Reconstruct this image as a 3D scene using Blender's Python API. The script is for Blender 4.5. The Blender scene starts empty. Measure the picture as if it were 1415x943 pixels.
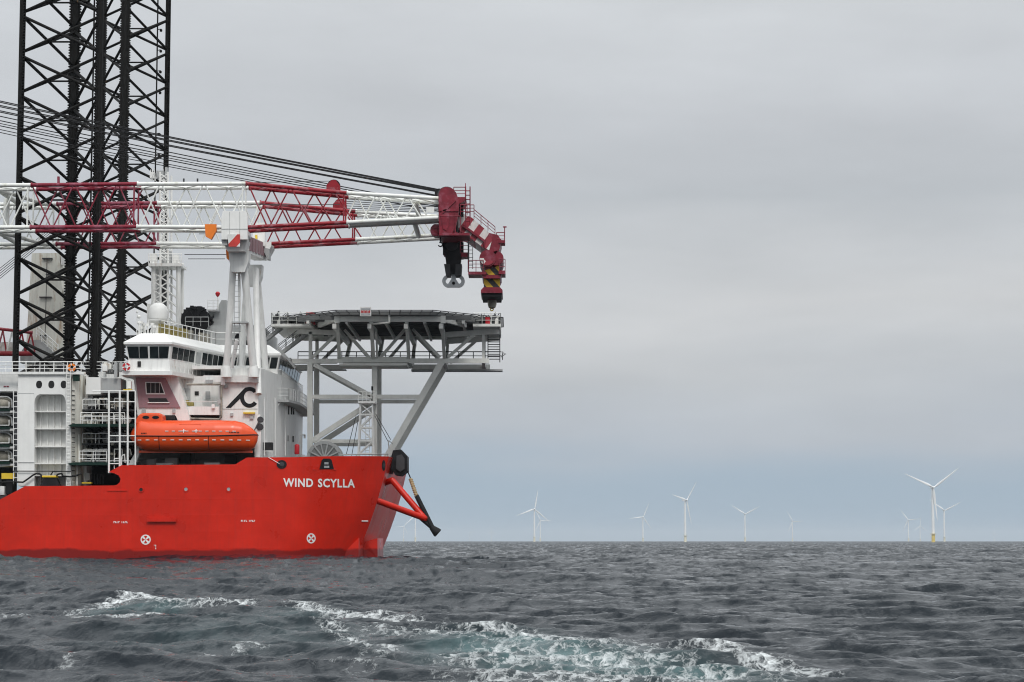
import bpy, bmesh, math, random
import numpy as np
from mathutils import Vector, Matrix
random.seed(7)
SC = bpy.context.scene
COL = SC.collection
R = math.radians

# ------------------------------------------------------------------ camera
F = 3000.0            # focal length in photograph pixels (1415 wide)
H = 2.2               # eye height above mean sea level
PITCH = math.atan((748 - 471.5) / F)
cam = bpy.data.cameras.new('camera'); camo = bpy.data.objects.new('camera', cam); COL.objects.link(camo)
camo.location = (0, 0, H); camo.rotation_euler = (math.pi/2 + PITCH, 0, 0)
cam.sensor_width = 36; cam.lens = F / 1415 * 36; cam.clip_start = .5; cam.clip_end = 90000
SC.camera = camo
SC.render.resolution_x = 1024; SC.render.resolution_y = 682

# ------------------------------------------------------------------ sky and sun
SUN_EL, SUN_AZ = R(48), R(168)      # azimuth clockwise from +Y: behind the camera, a little to the right
w = bpy.data.worlds.new('World'); SC.world = w; w.use_nodes = True
nt = w.node_tree; nt.nodes.clear()
def N(tree, typ, **kw):
    n = tree.nodes.new(typ)
    for k, v in kw.items():
        if hasattr(n, k): setattr(n, k, v)
        else: n.inputs[k].default_value = v
    return n
def L(tree, a, b): tree.links.new(a, b)
def ramp(tree, src, stops, interp='EASE'):
    r = tree.nodes.new('ShaderNodeValToRGB'); r.color_ramp.interpolation = interp
    e = r.color_ramp.elements
    while len(e) < len(stops): e.new(.5)
    for el, (p, c) in zip(e, stops):
        el.position = p; el.color = (c, c, c, 1) if isinstance(c, (int, float)) else (*c, 1)
    L(tree, src, r.inputs[0]); return r
def s2l(*c):
    return tuple((v/255/12.92 if v/255 <= .04045 else ((v/255+.055)/1.055)**2.4) for v in c)
tc = N(nt, 'ShaderNodeTexCoord')
sep = N(nt, 'ShaderNodeSeparateXYZ'); L(nt, tc.outputs['Generated'], sep.inputs[0])
sky = N(nt, 'ShaderNodeTexSky'); sky.sky_type = 'NISHITA'; sky.sun_disc = False
sky.sun_elevation = SUN_EL; sky.sun_rotation = SUN_AZ; sky.air_density = 1.2; sky.dust_density = 1.5
skym = N(nt, 'ShaderNodeVectorMath', operation='SCALE'); skym.inputs['Scale'].default_value = .07
L(nt, sky.outputs[0], skym.inputs[0])
# cloud deck: brightness by elevation, broken by long soft banks
mp = N(nt, 'ShaderNodeMapping'); mp.inputs['Scale'].default_value = (3.2, 3.2, 17)
L(nt, tc.outputs['Generated'], mp.inputs[0])
n1 = N(nt, 'ShaderNodeTexNoise', Scale=1.0, Detail=5.0, Roughness=.5); L(nt, mp.outputs[0], n1.inputs['Vector'])
mp2 = N(nt, 'ShaderNodeMapping'); mp2.inputs['Scale'].default_value = (5.5, 5.5, 22); mp2.inputs['Location'].default_value = (3, 1, 5)
L(nt, tc.outputs['Generated'], mp2.inputs[0])
n2 = N(nt, 'ShaderNodeTexNoise', Scale=1.0, Detail=7.0, Roughness=.58); L(nt, mp2.outputs[0], n2.inputs['Vector'])
# wobble the elevation so that the banks are not ruled lines
wob = N(nt, 'ShaderNodeMath', operation='MULTIPLY_ADD'); L(nt, n1.outputs[0], wob.inputs[0]); wob.inputs[1].default_value = .075
L(nt, sep.outputs['Z'], wob.inputs[2])
wob2 = N(nt, 'ShaderNodeMath', operation='SUBTRACT'); L(nt, wob.outputs[0], wob2.inputs[0]); wob2.inputs[1].default_value = .037
el = lambda deg: math.sin(R(deg))
cl = ramp(nt, wob2.outputs[0], [
    (0.0, s2l(177, 186, 197)), (el(1.6), s2l(178, 186, 196)), (el(3.0), s2l(183, 189, 196)), (el(4.6), s2l(192, 196, 200)),
    (el(6.3), s2l(208, 210, 212)), (el(7.2), s2l(202, 205, 208)), (el(8.8), s2l(189, 194, 199)), (el(10.8), s2l(197, 201, 206)), (el(14.5), s2l(207, 211, 215)),
    (el(30), s2l(219, 223, 226)), (1.0, s2l(230, 234, 236))], 'LINEAR')
vary = ramp(nt, n2.outputs[0], [(.25, .92), (.5, 1.0), (.75, 1.08)], 'LINEAR')
mul = N(nt, 'ShaderNodeMix', data_type='RGBA', blend_type='MULTIPLY'); mul.inputs[0].default_value = 1
L(nt, cl.outputs[0], mul.inputs[6]); L(nt, vary.outputs[0], mul.inputs[7])
# clear blue air under the cloud edge near the horizon
gap = ramp(nt, wob2.outputs[0], [(0.0, 1.0), (el(1.2), .9), (el(2.9), 0.0)], 'EASE')
blue = N(nt, 'ShaderNodeMix', data_type='RGBA'); blue.inputs[0].default_value = .12
blue.inputs[6].default_value = (*s2l(160, 182, 201), 1); L(nt, skym.outputs[0], blue.inputs[7])
fin = N(nt, 'ShaderNodeMix', data_type='RGBA'); L(nt, gap.outputs[0], fin.inputs[0]); L(nt, mul.outputs[2], fin.inputs[6]); L(nt, blue.outputs[2], fin.inputs[7])
# a cloud deck is brightest overhead
zen = N(nt, 'ShaderNodeMapRange'); zen.interpolation_type = 'SMOOTHSTEP'; L(nt, sep.outputs['Z'], zen.inputs[0])
for k_, v_ in (('From Min', el(13)), ('From Max', 1.0), ('To Min', 1.0), ('To Max', 2.3)): zen.inputs[k_].default_value = v_
bg = N(nt, 'ShaderNodeBackground'); L(nt, fin.outputs[2], bg.inputs[0]); L(nt, zen.outputs[0], bg.inputs['Strength'])
wo = N(nt, 'ShaderNodeOutputWorld'); L(nt, bg.outputs[0], wo.inputs[0])

sun = bpy.data.lights.new('sun', 'SUN'); sun.energy = 1.5; sun.angle = R(14); sun.color = (1, .965, .92)
suno = bpy.data.objects.new('sun', sun); COL.objects.link(suno)
sd = Vector((math.sin(SUN_AZ)*math.cos(SUN_EL), math.cos(SUN_AZ)*math.cos(SUN_EL), math.sin(SUN_EL)))
suno.rotation_euler = (-sd).to_track_quat('-Z', 'Y').to_euler(); suno.location = (-40, -40, 120)
SC.view_settings.view_transform = 'Standard'; SC.view_settings.look = 'None'
SC.cycles.filter_width = 1.1
SC.view_settings.exposure = 0.0; SC.view_settings.gamma = 1.0

# ------------------------------------------------------------------ helpers
CP, SP = math.cos(PITCH), math.sin(PITCH)
def U(px, py, Y):
    """the point of the place, Y metres away, that the photograph shows at (px, py)"""
    u = (px - 707.5) / F; v = (471.5 - py) / F
    t = Y / (CP - v*SP)
    return Vector((u*t, Y, H + t*(SP + v*CP)))
def ZZ(py, Y): return U(707, py, Y).z
def XX(px, Y, py=600): return U(px, py, Y).x
def SEA(px, py, z=0):
    u = (px - 707.5) / F; v = (471.5 - py) / F
    t = (z - H) / (SP + v*CP)
    return (u*t, t*(CP - v*SP))

class MB:
    def __init__(s): s.v = []; s.f = []
    def add(s, vs, fs):
        o = len(s.v); s.v += [tuple(p) for p in vs]; s.f += [tuple(i+o for i in f) for f in fs]; return s
    def box(s, x0, x1, y0, y1, z0, z1):
        vs = [(x, y, z) for z in (z0, z1) for y in (y0, y1) for x in (x0, x1)]
        return s.add(vs, [(0,2,3,1), (4,5,7,6), (0,1,5,4), (2,6,7,3), (0,4,6,2), (1,3,7,5)])
    def bar(s, a, b, wd, ht, up=(0, 0, 1)):
        a = Vector(a); b = Vector(b); d = (b-a).normalized(); up = Vector(up)
        if abs(d.dot(up)) > .98: up = Vector((0, 1, 0))
        r = d.cross(up).normalized(); u2 = r.cross(d)
        vs = [p + r*sx*wd/2 + u2*sz*ht/2 for p in (a, b) for sx, sz in ((-1,-1), (1,-1), (1,1), (-1,1))]
        return s.add(vs, [(0,1,2,3), (7,6,5,4), (0,4,5,1), (1,5,6,2), (2,6,7,3), (3,7,4,0)])
    def tube(s, a, b, r, n=8, r2=None):
        a = Vector(a); b = Vector(b); d = (b-a).normalized(); r2 = r if r2 is None else r2
        q = d.cross(Vector((0, 0, 1)) if abs(d.z) < .95 else Vector((1, 0, 0))).normalized(); t = d.cross(q)
        vs = []
        for p, rr in ((a, r), (b, r2)):
            vs += [p + (q*math.cos(2*math.pi*i/n) + t*math.sin(2*math.pi*i/n))*rr for i in range(n)]
        fs = [(i, i+n, (i+1) % n + n, (i+1) % n) for i in range(n)] + [tuple(range(n)), tuple(range(2*n-1, n-1, -1))]
        return s.add(vs, fs)
    def path(s, pts, r, n=6):
        for a, b in zip(pts[:-1], pts[1:]): s.tube(a, b, r, n)
        return s
    def prism(s, poly, y0, y1):          # polygon of (x, z), pushed along Y
        n = len(poly); vs = [(x, y0, z) for x, z in poly] + [(x, y1, z) for x, z in poly]
        return s.add(vs, [tuple(range(n)), tuple(range(2*n-1, n-1, -1))] + [(i, i+n, (i+1) % n+n, (i+1) % n) for i in range(n)])
    def pp(s, pxs, Y, d):                # polygon in photograph pixels at distance Y, d metres deep
        return s.prism([(U(x, y, Y).x, U(x, y, Y).z) for x, y in pxs], Y, Y+d)
    def pbox(s, x0, y0, x1, y1, Y, d): return s.pp([(x0, y0), (x1, y0), (x1, y1), (x0, y1)], Y, d)
    def prism_z(s, poly, z0, z1):
        n = len(poly); vs = [(x, y, z0) for x, y in poly] + [(x, y, z1) for x, y in poly]
        return s.add(vs, [tuple(range(n-1, -1, -1)), tuple(range(n, 2*n))] + [(i, (i+1) % n, (i+1) % n+n, i+n) for i in range(n)])
    def loft(s, rings, closed=True, cap=True):
        n = len(rings[0]); vs = [p for r in rings for p in r]; fs = []
        for k in range(len(rings)-1):
            for i in range(n if closed else n-1):
                j = (i+1) % n; fs.append((k*n+i, k*n+j, (k+1)*n+j, (k+1)*n+i))
        if cap: fs += [tuple(range(n-1, -1, -1)), tuple(range((len(rings)-1)*n, len(rings)*n))]
        return s.add(vs, fs)
    def lathe(s, c, prof, n=24, axis='z'):
        c = Vector(c); rings = []
        for r, h in prof:
            ring = []
            for i in range(n):
                a = 2*math.pi*i/n; p = (r*math.cos(a), r*math.sin(a), h)
                if axis == 'y': p = (p[0], p[2], p[1])
                if axis == 'x': p = (p[2], p[0], p[1])
                ring.append(c + Vector(p))
            rings.append(ring)
        return s.loft(rings)
    def disc(s, c, r, d, n=20): return s.lathe(c, [(r, 0), (r, d)], n, 'y')
    def ring(s, c, r0, r1, d, n=24, a0=0, a1=2*math.pi, rz=1.0):
        c = Vector(c); k = n if a1-a0 < 6.28 else n
        pts = []
        for i in range(n+1):
            a = a0 + (a1-a0)*i/n
            for rr in (r0, r1):
                for dy in (0, d): pts.append(c + Vector((rr*math.cos(a), dy, rr*rz*math.sin(a))))
        fs = []
        for i in range(n):
            o = i*4; q = o+4
            fs += [(o, q, q+2, o+2), (o+1, o+3, q+3, q+1), (o+2, q+2, q+3, o+3), (o, o+1, q+1, q)]
        if a1-a0 < 6.28: fs += [(0, 2, 3, 1), (n*4, n*4+1, n*4+3, n*4+2)]
        return s.add(pts, fs)
    def build(s, name, mat, parent=None, smooth=True, angle=35, kind=None, label=None):
        off = Vector((0, 0, 0)); p = parent
        while p is not None: off += p.location; p = p.parent
        me = bpy.data.meshes.new(name); me.from_pydata([(x-off.x, y-off.y, z-off.z) for x, y, z in s.v], [], s.f)
        bm = bmesh.new(); bm.from_mesh(me); bmesh.ops.recalc_face_normals(bm, faces=bm.faces); bm.to_mesh(me); bm.free()
        if smooth:
            me.shade_smooth(); me.set_sharp_from_angle(angle=R(angle))
        me.materials.append(mat)
        o = bpy.data.objects.new(name, me); COL.objects.link(o); o.parent = parent
        if kind: o['kind'] = kind
        if label: o['label'] = label
        return o
def tag(o, label, cat, group=None):
    o['label'] = label; o['category'] = cat
    if group: o['group'] = group
    return o
def thing(name, loc, label, cat, group=None):
    o = bpy.data.objects.new(name, None); COL.objects.link(o); o.location = loc; o.empty_display_size = .3
    return tag(o, label, cat, group)
def group_part(name, parent, loc=None):
    o = bpy.data.objects.new(name, None); COL.objects.link(o); o.parent = parent; return o

# ------------------------------------------------------------------ materials
def paint(name, col, rough=.5, var=.1, scale=.5, streak=.0, rust=.0, coat=.0, metal=0., bump=.0, second=None, s_amt=.5, seams=False):
    m = bpy.data.materials.new(name); m.use_nodes = True; t = m.node_tree; t.nodes.clear()
    out = N(t, 'ShaderNodeOutputMaterial'); b = N(t, 'ShaderNodeBsdfPrincipled'); L(t, b.outputs[0], out.inputs[0])
    b.inputs['Roughness'].default_value = rough; b.inputs['Metallic'].default_value = metal
    b.inputs['Specular IOR Level'].default_value = .3 if col[0] > .2 and col[1] < .05 else .13 if max(col) < .05 else .4
    b.inputs['Coat Weight'].default_value = coat; b.inputs['Coat Roughness'].default_value = .22
    g = N(t, 'ShaderNodeNewGeometry')
    nz = N(t, 'ShaderNodeTexNoise', Scale=scale, Detail=6.0, Roughness=.62); L(t, g.outputs['Position'], nz.inputs['Vector'])
    lo = tuple(max(0, c*(1-var)) for c in col); hi = tuple(min(1, c*(1+var)) for c in col)
    r = ramp(t, nz.outputs[0], [(.3, lo), (.7, hi)], 'LINEAR'); cur = r.outputs[0]
    def mix(fac, c):
        nonlocal cur
        x = N(t, 'ShaderNodeMix', data_type='RGBA'); L(t, fac, x.inputs[0]); L(t, cur, x.inputs[6])
        x.inputs[7].default_value = (*c, 1); cur = x.outputs[2]
    if second:
        n3 = N(t, 'ShaderNodeTexNoise', Scale=1.1, Detail=4.0, Roughness=.6); L(t, g.outputs['Position'], n3.inputs['Vector'])
        mix(ramp(t, n3.outputs[0], [(.62-s_amt*.32, 0.0), (.74-s_amt*.32, .85)], 'LINEAR').outputs[0], second)
    if streak:
        mp = N(t, 'ShaderNodeMapping'); mp.inputs['Scale'].default_value = (3.2, 3.2, .22); L(t, g.outputs['Position'], mp.inputs[0])
        n4 = N(t, 'ShaderNodeTexNoise', Scale=1.0, Detail=5.0, Roughness=.6); L(t, mp.outputs[0], n4.inputs['Vector'])
        mix(ramp(t, n4.outputs[0], [(.48, 0.0), (.75, streak)], 'LINEAR').outputs[0], tuple(c*.45+.02 for c in col))
    if rust:
        mp = N(t, 'ShaderNodeMapping'); mp.inputs['Scale'].default_value = (1.7, 1.7, .3); mp.inputs['Location'].default_value = (9, 4, 2); L(t, g.outputs['Position'], mp.inputs[0])
        n5 = N(t, 'ShaderNodeTexNoise', Scale=1.0, Detail=7.0, Roughness=.7); L(t, mp.outputs[0], n5.inputs['Vector'])
        mix(ramp(t, n5.outputs[0], [(.66-rust*.12, 0.0), (.78-rust*.1, .8)], 'LINEAR').outputs[0], (.36, .2, .09))
    if name == 'hull_red_paint':      # dark waterline band: hull's reflection in the sea painted into its colour
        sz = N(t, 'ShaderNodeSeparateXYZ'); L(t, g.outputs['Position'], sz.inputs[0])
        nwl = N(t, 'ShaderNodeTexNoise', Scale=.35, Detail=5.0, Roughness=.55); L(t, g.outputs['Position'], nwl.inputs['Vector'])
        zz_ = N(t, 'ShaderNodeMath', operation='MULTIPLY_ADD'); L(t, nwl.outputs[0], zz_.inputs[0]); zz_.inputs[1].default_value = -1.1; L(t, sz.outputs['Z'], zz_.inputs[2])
        refl_band = N(t, 'ShaderNodeMapRange'); L(t, zz_.outputs[0], refl_band.inputs[0])
        for k_, v_ in (('From Min', .72), ('From Max', .92), ('To Min', .8), ('To Max', 0.0)): refl_band.inputs[k_].default_value = v_
        mix(refl_band.outputs[0], (.13, .008, .008))
    L(t, cur, b.inputs['Base Color'])
    rr = ramp(t, nz.outputs[0], [(.3, max(0, rough-.08)), (.7, min(1, rough+.1))], 'LINEAR'); L(t, rr.outputs[0], b.inputs['Roughness'])
    if bump:
        bp = N(t, 'ShaderNodeBump', Strength=bump, Distance=.05)
        src = nz.outputs[0]
        if seams:   # slight plate dishing between frames
            sx = N(t, 'ShaderNodeSeparateXYZ'); L(t, g.outputs['Position'], sx.inputs[0])
            wv = None
            for axis, per in (('X', 2.4), ('Z', 1.55)):
                a = N(t, 'ShaderNodeMath', operation='MULTIPLY'); L(t, sx.outputs[axis], a.inputs[0]); a.inputs[1].default_value = 2*math.pi/per
                c = N(t, 'ShaderNodeMath', operation='COSINE'); L(t, a.outputs[0], c.inputs[0])
                d = ramp(t, c.outputs[0], [(.0, 0.0), (.94, .25), (1.0, 1.0)], 'LINEAR')
                if wv is None: wv = d.outputs[0]
                else:
                    ad = N(t, 'ShaderNodeMath', operation='ADD'); L(t, wv, ad.inputs[0]); L(t, d.outputs[0], ad.inputs[1]); wv = ad.outputs[0]
            ad = N(t, 'ShaderNodeMath', operation='MULTIPLY_ADD'); L(t, wv, ad.inputs[0]); ad.inputs[1].default_value = .35; L(t, nz.outputs[0], ad.inputs[2]); src = ad.outputs[0]
        L(t, src, bp.inputs['Height']); L(t, bp.outputs[0], b.inputs['Normal'])
    return m
M = dict(
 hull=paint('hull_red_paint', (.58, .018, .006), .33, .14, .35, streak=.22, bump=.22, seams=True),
 white=paint('white_ship_paint', (.79, .79, .77), .45, .05, .6, streak=.36, rust=.35, bump=.08),
 whitec=paint('clean_white_paint', (.8, .8, .78), .4, .04, .8, streak=.12),
 whiter=paint('rusty_white_paint', (.74, .74, .69), .5, .06, .6, streak=.4, rust=.8),
 boomw=paint('white_boom_paint', (.76, .77, .74), .45, .08, .9, second=(.55, .55, .46), s_amt=.18),
 boomr=paint('faded_crimson_paint', (.21, .010, .028), .45, .25, .8, second=(.29, .085, .125), s_amt=.42),
 boomr2=paint('fresh_red_paint', (.25, .009, .018), .42, .25, .8, second=(.33, .14, .16), s_amt=.32),
 headr=paint('crimson_head_paint', (.19, .009, .024), .45, .3, 1.2, second=(.26, .06, .09), s_amt=.3),
 black=paint('black_steel', (.017, .017, .019), .55, .35, 1.0, rust=.1),
 legb=paint('leg_black_paint', (.009, .0085, .008), .62, .4, .8, rust=.06),
 dark=paint('dark_steel', (.045, .046, .05), .55, .3, 1.2),
 grey=paint('grey_ship_paint', (.40, .41, .41), .5, .1, .7, streak=.3),
 heli=paint('helideck_grey_paint', (.74, .745, .71), .5, .08, .7, streak=.16, rust=.04),
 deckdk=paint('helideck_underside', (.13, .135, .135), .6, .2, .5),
 green=paint('dark_green_paint', (.012, .032, .025), .5, .25, 1.2),
 mauve=paint('mauve_panel', (.30, .17, .19), .5, .06, .7, streak=.2),
 orange=paint('lifeboat_orange', (.77, .08, .012), .36, .06, .8, coat=.3),
 orange2=paint('bright_orange_paint', (.82, .21, .02), .45, .1, 1.0),
 yellow=paint('yellow_paint', (.72, .50, .04), .5, .1, 1.2),
 cream=paint('dusty_machine_paint', (.33, .31, .26), .55, .35, 2.2, second=(.12, .11, .09), s_amt=.45),
 redp=paint('signal_red_paint', (.5, .02, .03), .4, .1, 1.2),
 steel=paint('bright_steel', (.45, .46, .47), .38, .2, 3.0, metal=.5),
 rubber=paint('black_rubber', (.02, .02, .021), .7, .3, 1.5),
 rope=paint('tan_rope', (.33, .24, .13), .8, .3, 4.0),
 turb=paint('turbine_white', (.80, .81, .81), .4, .02, .1),
 turby=paint('turbine_yellow', (.74, .56, .16), .5, .05, .3),
 glass=paint('dark_bridge_glass', (.012, .017, .019), .08, .4, .8),
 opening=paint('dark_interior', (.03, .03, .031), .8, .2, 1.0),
 olive=paint('olive_canvas', (.28, .23, .07), .7, .3, 2.0),
)
def stripes(name, c1, c2, per, ang, rough=.45):
    m = bpy.data.materials.new(name); m.use_nodes = True; t = m.node_tree; b = t.nodes['Principled BSDF']
    b.inputs['Roughness'].default_value = rough
    g = N(t, 'ShaderNodeNewGeometry'); s = N(t, 'ShaderNodeVectorMath', operation='DOT_PRODUCT')
    s.inputs[1].default_value = (math.cos(ang)/per, 0, math.sin(ang)/per); L(t, g.outputs['Position'], s.inputs[0])
    fr = N(t, 'ShaderNodeMath', operation='FRACT'); L(t, s.outputs['Value'], fr.inputs[0])
    r = ramp(t, fr.outputs[0], [(0, c1), (.5, c2)], 'CONSTANT')
    nz = N(t, 'ShaderNodeTexNoise', Scale=1.5, Detail=5.0); v = ramp(t, nz.outputs[0], [(.3, .8), (.7, 1.1)], 'LINEAR'); L(t, g.outputs['Position'], nz.inputs['Vector'])
    x = N(t, 'ShaderNodeMix', data_type='RGBA', blend_type='MULTIPLY'); x.inputs[0].default_value = 1
    L(t, r.outputs[0], x.inputs[6]); L(t, v.outputs[0], x.inputs[7]); L(t, x.outputs[2], b.inputs['Base Color']); return m
M['stain'] = paint('rust_streaked_paint', (.74, .73, .66), .55, .06, .6, streak=.4, rust=1.05)
M['reelg'] = paint('reel_grey_paint', (.2, .205, .205), .5, .2, 1.0)
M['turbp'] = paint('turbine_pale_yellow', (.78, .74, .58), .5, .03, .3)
M['hazard'] = stripes('yellow_black_stripes', (.7, .46, .02), (.02, .02, .02), .95, R(42))
M['jibstripe'] = stripes('red_white_stripes', (.32, .025, .045), (.74, .72, .70), 1.35, R(-35))
M['reststripe'] = stripes('red_white_board', (.55, .04, .03), (.76, .76, .74), 1.5, R(-42))

# ------------------------------------------------------------------ sea
def sea():
    rs = [3.0]
    while rs[-1] < 300: rs.append(rs[-1] + max(.05, rs[-1]*(.02 if rs[-1] < 18 else .0032 if rs[-1] < 110 else .0048)))
    while rs[-1] < 3000: rs.append(rs[-1]*1.0062)
    while rs[-1] < 50000: rs.append(rs[-1]*1.025)
    rs = np.array(rs)
    th = np.concatenate([np.linspace(-180, -15.5, 50)[:-1], np.linspace(-15.5, 15.5, 680), np.linspace(15.5, 180, 50)[1:]])*math.pi/180
    nr, na = len(rs), len(th)
    RR, TH = np.meshgrid(rs, th, indexing='ij')
    X = RR*np.sin(TH); Y = RR*np.cos(TH)
    rng = np.random.default_rng(11)
    Z = np.zeros_like(X); DX = np.zeros_like(X); DY = np.zeros_like(X)
    cell = np.gradient(rs)[:, None]
    gust = .75 + .5*(.5 + .5*np.sin(X*.031+1.3+np.sin(Y*.021))*np.sin(Y*.017+.6+np.sin(X*.013)))
    for lam, amp, cnt in ((23, .075, 4), (12, .055, 6), (7, .034, 8), (4.2, .025, 9), (2.6, .020, 10), (1.6, .0150, 11), (1.0, .0088, 12), (.62, .0045, 12), (.4, .0022, 10)):
        for _ in range(cnt):
            l = lam*rng.uniform(.75, 1.3); k = 2*math.pi/l; a = R(-118) + rng.normal(0, .42); ph = rng.uniform(0, 6.283)
            am = amp*rng.uniform(.6, 1.3)*np.clip(l/(cell*1.6), 0, 1)
            if lam < 5: am = am*gust
            q = k*(X*math.cos(a) + Y*math.sin(a)) + ph
            c = np.cos(q); s = np.sin(q)
            Z += am*c; DX -= am*s*math.cos(a)*.7; DY -= am*s*math.sin(a)*.7
    # one long swell: trough near the viewer, crest before the ship
    Z += -.55*np.cos(2*math.pi*(Y-48)/290)*np.exp(-(RR/900)**2)
    foam = np.zeros_like(X); teal = np.zeros_like(X); lift = np.zeros_like(X)
    zr = -.5
    near = RR < 120
    Xn, Yn = X[near], Y[near]; fm = np.zeros_like(Xn); tm = np.zeros_like(Xn); lf = np.zeros_like(Xn)
    def stroke(pts, sx, sy, amt, tgt, n=10):
        for (a, b) in zip(pts[:-1], pts[1:]):
            for i in range(n):
                t = i/n; px = a[0]+(b[0]-a[0])*t; py = a[1]+(b[1]-a[1])*t
                cx, cy = SEA(px, py, zr); gx = sx*cy/F; gy = sy*cy*cy/(F*(H-zr))
                g = amt*np.exp(-((Xn-cx)/gx)**2 - ((Yn-cy)/gy)**2); np.maximum(tgt, g, out=tgt)
    stroke([(150, 846), (195, 837), (232, 845)], 26, 2.6, .80, fm)
    stroke([(0, 866), (90, 853), (160, 845)], 40, 4, .5, fm)
    stroke([(235, 847), (330, 848), (390, 838), (432, 851), (500, 861)], 28, 3.2, .72, fm)
    stroke([(470, 858), (560, 862), (640, 866), (720, 872)], 36, 3.8, .70, fm)
    stroke([(120, 865), (210, 866), (310, 867)], 30, 2.4, .66, fm)
    stroke([(292, 902), (330, 891), (362, 893)], 20, 2.2, .52, fm)
    stroke([(400, 868), (455, 876), (488, 894), (545, 897)], 22, 2.8, .64, fm)
    stroke([(420, 918), (510, 926)], 36, 3, .45, fm)
    stroke([(40, 932), (100, 922)], 30, 4, .42, fm)
    stroke([(640, 868), (730, 882), (860, 888), (970, 898), (1060, 915), (1140, 938)], 50, 8, .68, fm)
    stroke([(660, 908), (800, 912), (930, 922), (1060, 940)], 90, 14, .62, fm)
    stroke([(720, 935), (960, 950)], 150, 20, .62, fm); stroke([(560, 880), (700, 890), (900, 905)], 90, 9, .56, fm); stroke([(330, 910), (620, 905)], 60, 4, .42, fm)
    stroke([(630, 918), (700, 900)], 36, 8, .62, fm)
    stroke([(690, 895), (800, 915), (960, 935)], 110, 17, 1.0, tm)
    stroke([(300, 880), (560, 890)], 150, 12, .18, tm)
    stroke([(160, 850), (225, 850)], 34, 6, .5, tm)
    stroke([(330, 858), (430, 856)], 50, 5, .3, tm)
    stroke([(150, 841), (195, 838), (235, 845)], 45, 5, .09, lf)
    stroke([(350, 846), (410, 842), (450, 853)], 55, 4.5, .05, lf)
    stroke([(640, 868), (860, 886), (1060, 914)], 60, 6, .04, lf)
    foam[near] = fm; teal[near] = tm; Z[near] += lf
    # a little scattered foam on steep crests further out
    V = np.stack([X+DX, Y+DY, Z], -1).reshape(-1, 3)
    idx = np.arange(nr*na).reshape(nr, na)
    a = idx[:-1, :-1].ravel(); b = idx[1:, :-1].ravel(); c = idx[1:, 1:].ravel(); d = idx[:-1, 1:].ravel()
    quads = np.stack([a, d, c, b], -1)
    me = bpy.data.meshes.new('sea'); me.vertices.add(len(V)); me.vertices.foreach_set('co', V.astype(np.float32).ravel())
    me.loops.add(quads.size); me.loops.foreach_set('vertex_index', quads.astype(np.int32).ravel())
    me.polygons.add(len(quads)); me.polygons.foreach_set('loop_start', (np.arange(len(quads))*4).astype(np.int32))
    me.polygons.foreach_set('loop_total', np.full(len(quads), 4, np.int32)); me.update(calc_edges=True); me.shade_smooth()
    for nm, arr in (('foam', foam), ('teal', teal)):
        at = me.attributes.new(nm, 'FLOAT', 'POINT'); at.data.foreach_set('value', arr.astype(np.float32).ravel())
    m = bpy.data.materials.new('sea_water'); m.use_nodes = True; t = m.node_tree; bs = t.nodes['Principled BSDF']
    g = N(t, 'ShaderNodeNewGeometry')
    af = N(t, 'ShaderNodeAttribute', attribute_name='foam'); at_ = N(t, 'ShaderNodeAttribute', attribute_name='teal')
    mpf = N(t, 'ShaderNodeMapping'); mpf.inputs['Scale'].default_value = (1, .5, 1); L(t, g.outputs['Position'], mpf.inputs[0])
    nf = N(t, 'ShaderNodeTexNoise', Scale=3.6, Detail=10.0, Roughness=.72, Distortion=.8); L(t, mpf.outputs[0], nf.inputs['Vector'])
    vo = N(t, 'ShaderNodeTexVoronoi', Scale=2.4); vo.feature = 'DISTANCE_TO_EDGE'
    wd = N(t, 'ShaderNodeVectorMath', operation='MULTIPLY_ADD'); L(t, nf.outputs['Color'], wd.inputs[0]); wd.inputs[1].default_value = (.9, .9, .9); L(t, mpf.outputs[0], wd.inputs[2])
    L(t, wd.outputs[0], vo.inputs['Vector'])
    lace = ramp(t, vo.outputs['Distance'], [(.0, 1.0), (.22, 0.0)], 'EASE')
    s1 = N(t, 'ShaderNodeMath', operation='MULTIPLY_ADD'); L(t, nf.outputs[0], s1.inputs[0]); s1.inputs[1].default_value = 1.7; L(t, af.outputs['Fac'], s1.inputs[2])
    s2 = N(t, 'ShaderNodeMath', operation='MULTIPLY_ADD'); L(t, lace.outputs[0], s2.inputs[0]); s2.inputs[1].default_value = .34; L(t, s1.outputs[0], s2.inputs[2])
    fr = N(t, 'ShaderNodeMapRange'); fr.inputs['From Min'].default_value = 1.46; fr.inputs['From Max'].default_value = 2.05; L(t, s2.outputs[0], fr.inputs[0])
    gate = N(t, 'ShaderNodeMapRange'); gate.inputs['From Min'].default_value = .08; gate.inputs['From Max'].default_value = .35; L(t, af.outputs['Fac'], gate.inputs[0])
    ff = N(t, 'ShaderNodeMath', operation='MULTIPLY'); L(t, fr.outputs[0], ff.inputs[0]); L(t, gate.outputs[0], ff.inputs[1])
    nt_ = N(t, 'ShaderNodeTexNoise', Scale=1.4, Detail=4.0); L(t, mpf.outputs[0], nt_.inputs['Vector'])
    tm_ = N(t, 'ShaderNodeMath', operation='MULTIPLY'); L(t, at_.outputs['Fac'], tm_.inputs[0]); L(t, ramp(t, nt_.outputs[0], [(.3, .25), (.65, 1.0)], 'LINEAR').outputs[0], tm_.inputs[1])
    wc = N(t, 'ShaderNodeMix', data_type='RGBA'); L(t, tm_.outputs[0], wc.inputs[0]); wc.inputs[6].default_value = (.0055, .010, .015, 1); wc.inputs[7].default_value = (.065, .125, .13, 1)
    fc = N(t, 'ShaderNodeMix', data_type='RGBA'); L(t, ff.outputs[0], fc.inputs[0]); L(t, wc.outputs[2], fc.inputs[6]); fc.inputs[7].default_value = (.66, .69, .70, 1)
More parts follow.
